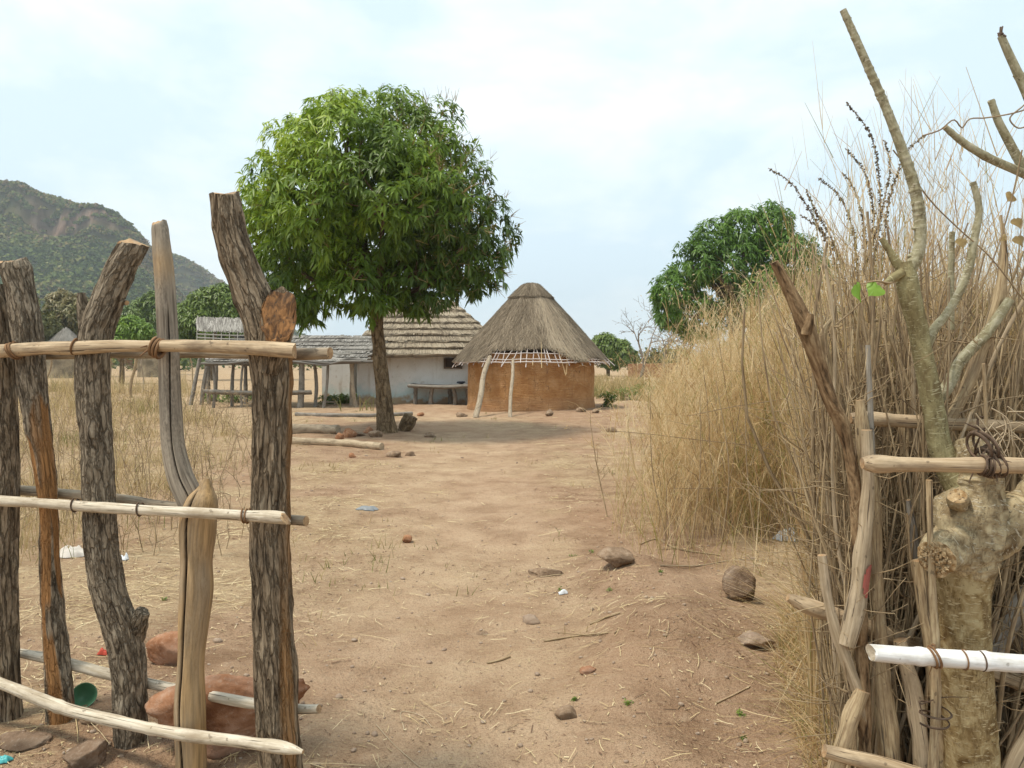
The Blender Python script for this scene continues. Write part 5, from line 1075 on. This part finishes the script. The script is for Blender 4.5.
# bare brown stems in front of the tall grass: countable weeds
for k, (px, py, tx, ty) in enumerate(((608, 517, 590, 420), (668, 540, 650, 400), (690, 548, 700, 400), (720, 551, 716, 380), (757, 553, 745, 395), (655, 500, 640, 430), (635, 470, 625, 395), (790, 545, 788, 440), (705, 520, 690, 430), (740, 505, 748, 420))):
    b = G(px, py); e = W(tx, ty, b[1] + .1); g = Geo(); m_ = (b + e) / 2 + rng.normal(0, .03, 3); add_tube(g, [b - [0, 0, .03], m_, e], [.007, .006, .003], 6, K=10, tone=.35)
    for q in range(7):
        p0 = b + (e - b) * rng.uniform(.3, 1); add_tube(g, [p0, p0 + nrm(rng.normal(0, .6, 3) + [0, 0, .9]) * rng.uniform(.1, .3)], [.003, .0015], 4, K=4, tone=.3)
    tag(g.build('dry_weed', M['stick'], origin=b), 'bare reddish brown weed stem standing before the tall dry grass', 'weed', 'bare weed stems at the edge of the tall grass')
# seed-spike shrub
sb = G(846, 470) * 0 + np.array([(850 - 512) * 4.4 / F, 4.4, 0]); sp_ = thing('spike_shrub', 'dry shrub with arching dark seed spikes above the brushwood', 'shrub', sb)
spikes = [[(850, 300), (812, 215), (790, 182), (768, 168)], [(858, 290), (850, 220), (838, 195), (818, 178)], [(872, 280), (880, 190), (868, 130), (846, 102)], [(870, 270), (872, 200), (862, 168), (845, 148)], [(866, 260), (862, 215), (852, 185), (842, 172)], [(880, 270), (895, 180), (908, 150), (925, 135)], [(862, 300), (835, 250), (815, 225), (800, 215)], [(862, 280), (884, 200), (890, 160), (884, 140)], [(850, 310), (830, 235), (815, 210), (806, 190)]]
g1, g2 = Geo(), Geo()
for pts in spikes:
    dd = 4.4 + rng.uniform(-.2, .2); C = spline([sb + rng.normal(0, .05, 3) * [1, 1, 0]] + [W(a, b, dd) for a, b in pts], 60); add_tube(g1, C, np.linspace(.007, .002, 60), 5, tone=.6)
    for k in range(22, 60):
        for q in range(3):
            V, Q = lump(1, rng.uniform(.005, .009, 3), int(rng.integers(1e6)), rough=.5) if False else (None, None)
    N = 620; fi = rng.uniform(20, 58.9, N); i = fi.astype(int); dv = nrm(rng.normal(0, 1, (N, 3))); add_leaves(g2, C[i] + (C[i + 1] - C[i]) * (fi - i)[:, None], dv, nrm(rng.normal(0, 1, (N, 3))), rng.uniform(.014, .03, N) * np.interp(i, [24, 40, 59], [.9, 1, .5]), rng.uniform(.009, .018, N), rng.random(N), bend=.1)
g1.build('stem', M['stick'], sp_); g2.build('seed_spikes', M['pod'], sp_, smooth_=False)

# ------------------------------------------------------------------ dry field on the left, weeds, litter
g = Geo(); N = 26000
d = 6.2 + 44 * rng.random(N) ** 1.7; px = rng.uniform(-260, 330, N); x = (px - 512) * d / F
lim = np.interp(d, [6, 8, 12, 18, 25, 50], [150, 215, 250, 262, 225, 215])
dens = smooth(0, -60, px - lim - 30 * vn2(x * .6, d * .6, 4)) * (.12 + .75 * smooth(-.25, .25, vn2(x * .7, d * .7, 31))) * smooth(6, 8.5, d)
dens *= np.where((d > 25.5) & (d < 33) & (px > 185), 0, 1)
k = rng.random(N) < dens; x, d, px = x[k], d[k], px[k]; N = len(x); base = np.stack([x, d, gh(x, d) - .01], -1)
h = rng.uniform(.12, .52, N) * (1 + .3 * smooth(14, 30, d)) * (.7 + .5 * smooth(-.3, .5, vn2(x * .5, d * .5, 77)))
h = h * np.where((d > 36) & (px < 190), 2.2, 1)
tn = np.clip(.55 + .22 * rng.normal(0, 1, N) - .55 * smooth(.25, .6, vn2(x * .45, d * .45, 50)) * (rng.random(N) < .5), 0, 1)
for rep in range(4):
    jj = rng.normal(0, .06, (N, 3)) * [1, 1, 0]
    add_blades(g, base + jj, h * rng.uniform(.6, 1.1, N), rng.random(N) * 6.28, rng.uniform(0, .35, N), rng.uniform(0, .5, N), rng.uniform(.004, .008, N) * (.6 + .05 * d), np.clip(tn + rng.normal(0, .1, N), 0, 1), K=4)
tag(g.build('field_grass', M['field_grass'], smooth_=False), 'knee high dry straw grass covering the field behind the fence', 'grass', kind='stuff')
g = Geo(); N = 520; d = 6.5 + 24 * rng.random(N) ** 1.4; px = rng.uniform(-150, 262, N); x = (px - 512) * d / F; L = rng.uniform(.3, 1.0, N); t_ = np.linspace(0, 1, 5)[None]; a = rng.random(N) * 6.28; ln = np.abs(rng.normal(0, .45, N)); b = np.stack([x, d, gh(x, d) - .02], -1)
P = b[:, None] + np.stack([np.cos(a)[:, None] * (ln * L)[:, None] * t_ ** 1.5 + rng.normal(0, .012, (N, 5)), np.sin(a)[:, None] * (ln * L)[:, None] * t_ ** 1.5, L[:, None] * t_], -1); add_tubes(g, P, np.repeat((.003 + .0002 * d)[:, None], 5, 1) * (1 - .6 * t_), 4, tone=rng.random(N))
for rep_ in range(4):
    kk = rng.integers(1, 5, N); b0 = P[np.arange(N), kk]; dv = nrm(np.stack([rng.normal(0, .7, N), rng.normal(0, .7, N), rng.uniform(.1, 1, N)], -1)); l = rng.uniform(.08, .3, N); tt = np.linspace(0, 1, 3)[None]; add_tubes(g, b0[:, None] + dv[:, None] * (l[:, None] * tt)[..., None], np.repeat((.002 + .00015 * d)[:, None], 3, 1) * (1 - .5 * tt), 4, tone=rng.random(N))
tag(g.build('dry_brush', M['stick'], smooth_=False), 'brown dead weed stems scattered through the straw field', 'weeds', kind='stuff')
g = Geo(); N = 15000      # dry tufts round the yard, beside the hut and beyond it
d = np.concatenate([rng.uniform(26, 75, 9000), rng.uniform(4, 27, 6000)]); px = np.concatenate([rng.uniform(560, 760, 9000), rng.uniform(250, 720, 6000)]); x = (px - 512) * d / F
a = np.where(np.arange(N) < 9000, smooth(600, 640, px + 60 * smooth(30, 36, d)) * smooth(-.3, .3, vn2(x * .4, d * .3, 61)) * (d > 26), .28 * straw_mask(x, d) * smooth(0, .4, vn2(x * 1.5, d * 1.5, 63)))
k = rng.random(N) < a; x, d = x[k], d[k]; far = (d > 26); N = len(x); base = np.stack([x, d, gh(x, d) - .01], -1)
h = np.where(far, rng.uniform(.25, .8, N), rng.uniform(.04, .16, N))
for rep in range(4):
    add_blades(g, base + rng.normal(0, .05, (N, 3)) * [1, 1, 0], h * rng.uniform(.6, 1.1, N), rng.random(N) * 6.28, rng.uniform(0, .5, N), rng.uniform(0, .5, N), np.where(far, .03, .004 + .0004 * d), np.clip(.5 + .25 * rng.normal(0, 1, N) - .4 * (vn2(x * .5, d * .5, 70) > .25), 0, 1), K=4)
tag(g.build('dry_tufts', M['field_grass'], smooth_=False), 'short dry tufts scattered over the yard and beyond the hut', 'grass', kind='stuff')
# loose straw on the ground
g = Geo(); N = 60000; d = 2.4 + 22 * rng.random(N) ** 2.0; px = rng.uniform(-80, 1100, N); x = (px - 512) * d / F
a = (.05 + .85 * straw_mask(x, d) * smooth(-.3, .5, vn2(x * 2.2, d * 2.2, 81))) * (1 - .5 * path_mask(x, d)); a = a + .35 * np.exp(-((np.abs(x + .02 + .058 * d) - .95 - .03 * d) / .35) ** 2) * smooth(-.3, .3, vn2(x * 1.6, d * 1.2, 83)); k = rng.random(N) < a; x, d = x[k], d[k]; N = len(x)
az = rng.random(N) * 6.28; L = np.exp(rng.normal(-2.75, .55, N)) * (1 + .04 * d); t_ = np.linspace(0, 1, 4)[None] - .5; cv = rng.normal(0, .12, N)[:, None]
PX = x[:, None] + (np.cos(az) * L)[:, None] * t_ - (np.sin(az) * L)[:, None] * cv * t_ ** 2 * 2; PY = d[:, None] + (np.sin(az) * L)[:, None] * t_ + (np.cos(az) * L)[:, None] * cv * t_ ** 2 * 2
PZ = gh(PX, PY) + .004 + rng.random(N)[:, None] * .012 + np.abs(rng.normal(0, .07, N))[:, None] * L[:, None] * (t_ + .5)
sd = np.stack([-np.sin(az), np.cos(az), rng.normal(0, .5, N)], -1)
add_ribbons(g, np.stack([PX, PY, PZ], -1), np.broadcast_to((.0010 + .0016 * rng.random(N) + .00022 * d)[:, None], (N, 4)), nrm(sd), np.clip(.62 + .25 * rng.normal(0, 1, N), 0, 1))
N = 70000; d = 2.4 + 12 * rng.random(N) ** 1.8; px = rng.uniform(-60, 1000, N); x = (px - 512) * d / F; k = rng.random(N) < (.12 + .6 * smooth(-.2, .5, vn2(x * 1.4, d * 1.4, 91))) * (1 - .55 * path_mask(x, d)); x, d = x[k], d[k]; N = len(x)
az = rng.random(N) * 6.28; L = np.exp(rng.normal(-4.35, .5, N)) * (1 + .06 * d); t_ = np.array([[-.5, .5]])
PX = x[:, None] + (np.cos(az) * L)[:, None] * t_; PY = d[:, None] + (np.sin(az) * L)[:, None] * t_; PZ = gh(PX, PY) + .003 + rng.random((N, 2)) * .007
add_ribbons(g, np.stack([PX, PY, PZ], -1), np.broadcast_to((.0012 + .0035 * rng.random(N) ** 2 + .0003 * d)[:, None], (N, 2)), nrm(np.stack([-np.sin(az), np.cos(az), rng.normal(0, .4, N)], -1)), np.where(rng.random(N) < .5, -.1, rng.random(N)))
tag(g.build('straw_litter', M['straw'], smooth_=False), 'loose straw and chaff strewn over the bare earth', 'straw', kind='stuff')
# gravel crumbs
g = Geo(); N = 1700; d = 2.6 + 14 * rng.random(N) ** 1.7; px = rng.uniform(-60, 860, N); x = (px - 512) * d / F; sz = np.exp(rng.normal(-5.0, .45, N)) * (1 + .04 * d)
V0, Q0 = lump(1, (1, 1, .7), 4); 
V0 = V0.reshape(10, 14, 3)[::2, ::2].reshape(-1, 3); i = np.arange(4)[:, None] * 7; j = np.arange(7)[None]; Q0 = np.stack([i + j, i + 7 + j, i + 7 + (j + 1) % 7, i + (j + 1) % 7], -1).reshape(-1, 4)
aa = rng.random(N) * 6.28; V = np.stack([V0[None, :, 0] * np.cos(aa)[:, None] - V0[None, :, 1] * np.sin(aa)[:, None], V0[None, :, 0] * np.sin(aa)[:, None] + V0[None, :, 1] * np.cos(aa)[:, None], np.broadcast_to(V0[None, :, 2], (N, len(V0)))], -1) * sz[:, None, None] * rng.uniform(.7, 1.3, (N, 1, 3)) + np.stack([x, d, gh(x, d) + sz * .2], -1)[:, None]
g.add(V.reshape(-1, 3), Q=(Q0[None] + np.arange(N)[:, None, None] * len(V0)).reshape(-1, 4))
tag(g.build('gravel', M['stone_pale']), 'small crumbs of earth and gravel on the path', 'gravel', kind='stuff')
# green weeds
def weeds(spots, mat, label, L=.09, n=60, name='weeds', hgt=.2):
    g = Geo()
    for px, py, wpx in spots:
        p = G(px, py); r = wpx * p[1] / F; N = n; P = p + rng.normal(0, .5, (N, 3)) * [r, r, 0]; P[:, 2] = gh(P[:, 0], P[:, 1]) + rng.random(N) * hgt
        rosettes(g, P, nrm(rng.normal(0, .4, (N, 3)) + [0, 0, 1]), 5, L, L * .38, rng.random(N), droop=.2)
    tag(g.build(name, M[mat]), label, 'weeds', kind='stuff')
weeds([(232, 402, 16), (255, 400, 10), (212, 401, 8), (330, 404, 12), (345, 403, 10), (360, 402, 8)], 'weed_leaf', 'green weeds growing at the foot of the stick shelter', L=.14, n=110, hgt=.35)
weeds([(625, 400, 10), (608, 407, 7), (640, 395, 12)], 'weed_leaf', 'yellow green weeds right of the round hut', L=.16, n=70, hgt=.5)
weeds([(572, 556, 5), (592, 552, 4), (627, 705, 4), (660, 572, 2), (575, 700, 3), (740, 715, 4), (745, 740, 3), (560, 590, 2), (610, 590, 3), (190, 590, 2), (165, 600, 3)], 'weed_leaf', 'tiny green sprouts on the bare earth by the path', L=.018, n=9, hgt=.02)
g = Geo(); N = 260; px = rng.uniform(880, 1100, N); d = rng.uniform(3.0, 3.6, N); x = (px - 512) * d / F; P = np.stack([x, d, gh(x, d) + rng.uniform(.02, .75, N)], -1); rosettes(g, P, nrm(rng.normal(0, .5, (N, 3)) + [0, -.5, .6]), 5, .075, .045, rng.random(N), droop=.3)
tag(g.build('undergrowth', M['dark_weed']), 'dark green leafy undergrowth showing through the brushwood', 'undergrowth', kind='stuff')
g = Geo(); N = 1500; px = rng.uniform(960, 1120, N); d = rng.uniform(4.4, 5.6, N); x = (px - 512) * d / F; P = np.stack([x, d, rng.uniform(.3, 2.0, N)], -1); rosettes(g, P, nrm(rng.normal(0, 1, (N, 3))), 5, .09, .04, rng.random(N) * .7, droop=.3)
tag(g.build('foliage', M['olive_leaf']), 'dull green foliage behind the right end of the brushwood', 'foliage', kind='stuff')

# ------------------------------------------------------------------ stones, logs, twigs, litter
stone('boulder', 'large reddish boulder lying behind the tallest fence post', 'boulder', 239, 712, 150, 70, M['boulder_red'], 12, .42, rot=.1, d=3.3, sink=.2)
stone('boulder', 'pinkish half buried rock between the bent post and the split stump', 'boulder', 172, 662, 50, 40, M['boulder_red'], 5, .8, sink=.5)
stone('boulder', 'rounded brown boulder at the edge of the tall grass', 'boulder', 744, 600, 37, 36, M['boulder_grey'], 26, .85, sink=.12)
stone('stone', 'pale flat stone below the brown boulder by the brushwood', 'stone', 752, 644, 38, 17, M['stone_pale'], 31, .8)
stone('stone', 'flat pinkish stone half buried at the foot of the grass', 'stone', 618, 571, 34, 18, M['stone'], 14, .8, sink=.3)
stone('stone', 'low flat stone level with the earth left of the pinkish stone', 'stone', 548, 574, 36, 9, M['stone'], 15, .8, sink=.6)
stone('stone', 'light brown stone in the middle of the path above the long twig', 'stone', 531, 621, 20, 12, M['stone_pale'], 16)
stone('stone', 'grey brown stone on the path nearest the viewer', 'stone', 568, 716, 24, 14, M['stone'], 17)
stone('stone', 'small stone nearly sunk in the bare path', 'stone', 483, 634, 12, 6, M['stone'], 18)
stone('brick_fragment', 'small broken red brick lying alone on the path', 'brick', 406, 542, 10, 8, M['brick_red'], 19, sink=.1)
stone('stone', 'reddish clod right of the worn path beyond the twigs', 'stone', 588, 672, 15, 9, M['boulder_red'], 20)
stone('stone', 'dark flat rock at the lower left under the bowed rail', 'stone', 88, 764, 40, 26, M['boulder_grey'], 41, .8)
stone('stone', 'flat brown slab at the foot of the two leftmost posts', 'stone', 22, 742, 44, 12, M['boulder_grey'], 42, .8)
stone('stone', 'small brown stone close to the base of the peeling post', 'stone', 90, 720, 20, 12, M['stone'], 43)
for k, (px, py, w, h, lb) in enumerate(((340, 440, 9, 9, 'orange rock at the left end of the row under the big tree'), (349, 437, 13, 10, 'largest orange rock in the row beside the big tree trunk'), (360, 436, 9, 6, 'low brown rock between the orange rocks and the trunk'), (376, 437, 18, 8, 'flat tan rock against the left foot of the big tree'), (369, 433, 14, 8, 'reddish rock half behind the flat tan rock'),
                                         (410, 456, 10, 6, 'small grey rock on the rubble right of the fallen log'), (395, 457, 16, 8, 'pinkish clod pile at the end of the fallen log'), (430, 437, 14, 6, 'low brown stone in the shade right of the big tree'), (352, 457, 9, 5, 'small reddish stone before the fallen log'))):
    stone('stone', lb, 'stone', px, py, w, h, M['brick_red'] if k in (0, 1, 4, 8) else M['stone'], 60 + k, .8)
for k, (px, py, w, h, lb) in enumerate(((549, 416, 9, 8, 'brown stone at the foot of the hut wall below the lattice'), (581, 412, 9, 7, 'dark brown stone near the right foot of the round hut'), (612, 432, 11, 6, 'dark flat stone on the straw right of the round hut'), (461, 417, 12, 6, 'grey stone beside the thick leaning prop pole'), (420, 416, 8, 5, 'small red stone behind the big tree by the table'), (596, 413, 9, 5, 'pale stone at the right edge of the round hut'))):
    stone('stone', lb, 'stone', px, py, w, h, M['stone'] if k != 4 else M['brick_red'], 80 + k, .8)
g = Geo(); p = G(405, 431); s = p[1] / F      # leaning stump right of the trunk
add_tube(g, [p + [-.06, 0, -.05], p + [.04, 0, .15], p + [.14, 0, .36]], [.13, .17, .15], 18, K=20, disp=barkd(.02, 14, 8, .2)); tag(g.build('stump', M['tree_bark'], origin=p), 'short brown stump leaning beside the big tree trunk', 'stump')
def log(label, pts, r, mat='old_rail', name='log', M_=10, rp=.8, cat='log', side=0):
    P = []
    for px, py in pts: q = G(px, py); P.append(q + [0, 0, r * .7])
    n = len(P); g = Geo(); add_tube(g, P, np.linspace(r, r * rp, n), M_, 0, 0, lambda TH, S, bc, rr: rr * .18 * vn(bc * np.array([14, 14, 5])), K=30, tone=.5)
    if side:
        for k in range(side):
            q = P[0] + (P[-1] - P[0]) * rng.uniform(.2, .8); add_tube(g, [q, q + [rng.normal(0, .12), rng.normal(0, .12), .02]], [r * .6, r * .2], 5, K=4, tone=.5)
    return tag(g.build(name, M[mat], origin=P[0]), label, cat)
log('long pale log lying on the ground left of the big tree', [(290, 444), (340, 446), (382, 450)], .085, 'pale_stick')
log('thick dark log lying behind the orange rocks', [(285, 434), (315, 433), (338, 434)], .13, 'old_rail')
log('weathered branch lying across the yard behind the big tree', [(296, 416), (330, 417), (372, 417), (412, 415)], .07, 'grey_stick')
log('long dark twig lying across the path near the right bank', [(544, 642), (575, 637), (605, 634), (634, 633)], .007, 'stick', 'twig', 7, .5, 'twig', 3)
log('short thick brown twig above the long dark twig', [(590, 625), (605, 619), (620, 614)], .009, 'stick', 'twig', 7, .6, 'twig')
log('thin crooked branch lying at the foot of the tall grass', [(640, 545), (655, 540), (680, 550), (720, 556)], .010, 'stick', 'twig', 7, .5, 'twig', 3)
log('straight bleached stick lying before the brown boulder', [(660, 566), (700, 566), (745, 560), (800, 566)], .006, 'pale_stick', 'twig', 7, .6, 'twig', 1)
log('orange brown stick on the earth near the lower right', [(716, 704), (735, 695), (750, 687)], .006, 'rail_wood', 'twig', 7, .7, 'twig')
log('knobby dark twig in the middle foreground of the path', [(487, 664), (500, 661), (510, 657)], .007, 'stick', 'twig', 7, 1.2, 'twig')
log('forked pale twig on the path right of the lower rail ends', [(404, 731), (404, 712), (420, 716), (432, 728)], .004, 'pale_stick', 'twig', 6, .6, 'twig')
log('long pale straw stem in the lower middle foreground', [(376, 725), (395, 746), (420, 768)], .003, 'pale_stick', 'twig', 6, .6, 'twig')
# thin stakes in the field
for k, (px, py, tx, ty, r, lb) in enumerate(((44, 392, 52, 352, .05, 'crooked dark stake hanging below the rail near the left posts'), (131, 398, 137, 350, .07, 'brown stake in the field left of the smooth grey post'), (143, 392, 142, 352, .04, 'thin pale stake just left of the smooth grey post'), (193, 388, 190, 356, .04, 'thin dark stake just right of the smooth grey post'), (109, 396, 110, 352, .05, 'pale stake just right of the thick bent post'))):
    a = G(px, py); b = W(tx, ty, a[1]); pole('field_stake', lb, a - [0, 0, .1], b, r, 'stick' if k != 2 else 'old_rail', 'stakes standing in the dry field', seed=k + 9, bend=.03)
# litter
def rag(name, label, px, py, wpx, hpx, mat, seed, cat, lift=.03):
    p = G(px, py); s = p[1] / F; n = 14; u, v = np.meshgrid(np.linspace(-.5, .5, n), np.linspace(-.5, .5, n)); rr = 1 - .25 * vn(np.stack([u * 4, v * 4, 0 * u + seed], -1))
    x = p[0] + u * wpx * s * rr; y = p[1] + v * wpx * s * .7 * rr; z = gh(x, y) + .008 + hpx * s * np.clip(.5 + .9 * fbm(np.stack([u * 3, v * 3, 0 * u + seed], -1)), 0, 1.3) * (1 - (2 * np.maximum(abs(u), abs(v))) ** 4)
    V = np.stack([x, y, z], -1).reshape(-1, 3); i, j = np.meshgrid(np.arange(n - 1), np.arange(n - 1), indexing='ij'); q = (i * n + j).ravel(); g = Geo(); Qd = np.stack([q, q + 1, q + n + 1, q + n], -1); g.add(V, Q=Qd); g.add(V - [0, 0, .003], Q=Qd[:, ::-1]); return tag(g.build(name, mat, origin=p), label, cat)
rag('rag', 'crumpled dirty white cloth on the ground behind the rails', 72, 555, 30, 10, M['cloth_white'], 3, 'cloth')
rag('plastic_scrap', 'white plastic scrap on the earth right of the thick bent post', 123, 560, 9, 10, M['plastic_white'], 5, 'litter')
rag('plastic_scrap', 'small red and white wrapper on the earth behind the bent post', 104, 655, 9, 7, M['red_scrap'], 7, 'litter')
rag('plastic_scrap', 'grey scrap lying left of centre on the open yard', 367, 510, 18, 4, M['metal_scrap'], 9, 'litter')
rag('plastic_scrap', 'pale plastic bag caught under the tall grass near the brushwood', 787, 540, 22, 14, M['plastic_white'], 11, 'litter')
rag('plastic_scrap', 'small white scrap on the right edge of the path', 563, 594, 8, 4, M['plastic_white'], 13, 'litter')
rag('plastic_scrap', 'tiny black scrap near the pale flat stone', 790, 618, 6, 6, M['dark_scrap'], 17, 'litter')
rag('plastic_scrap', 'turquoise plastic piece at the lower left corner', 4, 762, 14, 5, M['plastic_teal'], 19, 'litter')
g = Geo(); p = G(84, 706); nn = nrm(np.array([.45, -.75, .45])); t1 = nrm(np.cross(nn, [0, 0, 1])); t2 = np.cross(t1, nn); rb = .052      # bowl tipped on its side
prof_ = [(0, -.055), (.5, -.05), (.85, -.03), (1.0, 0), (1.03, .003), (.97, .002), (.8, -.027), (.45, -.045), (0, -.05)]; aa = np.linspace(0, 2 * math.pi, 40, endpoint=False)
V = np.array([[p + nn * z + (t1 * np.cos(a) + t2 * np.sin(a)) * r * rb + [0, 0, .048] for a in aa] for r, z in prof_]); i = np.arange(len(prof_) - 1)[:, None] * 40; j = np.arange(40)[None]; g.add(V.reshape(-1, 3), Q=np.stack([i + j, i + (j + 1) % 40, i + 40 + (j + 1) % 40, i + 40 + j], -1).reshape(-1, 4))
tag(g.build('plastic_bowl', M['plastic_green'], origin=p), 'green plastic bowl tipped over beside the peeling post', 'bowl')

# ------------------------------------------------------------------ haze, sky, sun, camera
hz = Geo(); add_box(hz, (0, 1080, 83), (1360, 1190, 87)); hz = hz.build('haze', NT('haze_air').m, smooth_=False)
hm = hz.data.materials[0].node_tree; hm.nodes.clear(); o = hm.nodes.new('ShaderNodeOutputMaterial'); v = hm.nodes.new('ShaderNodeVolumePrincipled')
v.inputs['Color'].default_value = (.90, .96, 1, 1); v.inputs['Density'].default_value = .00037; v.inputs['Anisotropy'].default_value = .2; hm.links.new(v.outputs[0], o.inputs['Volume'])
tag(hz, 'thin pale haze in the air', 'haze', kind='stuff')
S = nrm(np.array([-.36, -.14, .92]))
w = bpy.data.worlds.new('World'); scn.world = w; w.use_nodes = True; nt = w.node_tree; nt.nodes.clear()
def nn_(ty, **kw):
    n = nt.nodes.new(ty)
    for k, v in kw.items():
        if k in n.inputs: n.inputs[k].default_value = v
        else: setattr(n, k, v)
    return n
sky = nn_('ShaderNodeTexSky', sky_type='NISHITA', sun_disc=False, sun_elevation=math.asin(S[2]), sun_rotation=math.atan2(S[0], S[1]), air_density=1.0, dust_density=2.0, ozone_density=1.5)
tc = nn_('ShaderNodeTexCoord'); mp = nn_('ShaderNodeMapping', Scale=(1.6, 1.6, 3.6)); nt.links.new(tc.outputs['Generated'], mp.inputs[0])
n1 = nn_('ShaderNodeTexNoise', Scale=1.6, Detail=7, Roughness=.55, Distortion=.25); nt.links.new(mp.outputs[0], n1.inputs['Vector'])
rm = nn_('ShaderNodeMapRange'); rm.inputs[1].default_value = .43; rm.inputs[2].default_value = .62; rm.inputs[3].default_value = .0; rm.inputs[4].default_value = 1.0; nt.links.new(n1.outputs['Fac'], rm.inputs[0])
cl = nn_('ShaderNodeMix', data_type='RGBA'); nt.links.new(rm.outputs[0], cl.inputs[0]); cl.inputs[6].default_value = (6.7, 8.2, 9.1, 1); cl.inputs[7].default_value = (9.1, 9.8, 9.95, 1)
mx = nn_('ShaderNodeMix', data_type='RGBA'); mx.inputs[0].default_value = .92; nt.links.new(sky.outputs[0], mx.inputs[6]); nt.links.new(cl.outputs[2], mx.inputs[7])
bg = nn_('ShaderNodeBackground', Strength=.1); nt.links.new(mx.outputs[2], bg.inputs[0]); wo = nn_('ShaderNodeOutputWorld'); nt.links.new(bg.outputs[0], wo.inputs[0])
sl = bpy.data.lights.new('sun', 'SUN'); sl.energy = 2.8; sl.angle = R(10); sl.color = (1, .93, .80); so = bpy.data.objects.new('sun', sl); COL.objects.link(so); so.rotation_euler = Vector(-S).to_track_quat('-Z', 'Y').to_euler()
cam = bpy.data.cameras.new('camera'); co = bpy.data.objects.new('camera', cam); COL.objects.link(co); co.location = (0, 0, EYE); co.rotation_euler = (R(90), 0, 0)
cam.sensor_width = 36; cam.lens = 36 * F / 1024; cam.shift_y = -22 / 1024; cam.clip_start = .05; cam.clip_end = 6000
scn.camera = co
vs = scn.view_settings; vs.view_transform = 'Standard'; vs.look = 'None'; vs.exposure = .36; vs.gamma = 1; vs.use_curve_mapping = False
scn.cycles.volume_bounces = 0; scn.cycles.max_bounces = 6; scn.cycles.transmission_bounces = 4; scn.cycles.transparent_max_bounces = 6
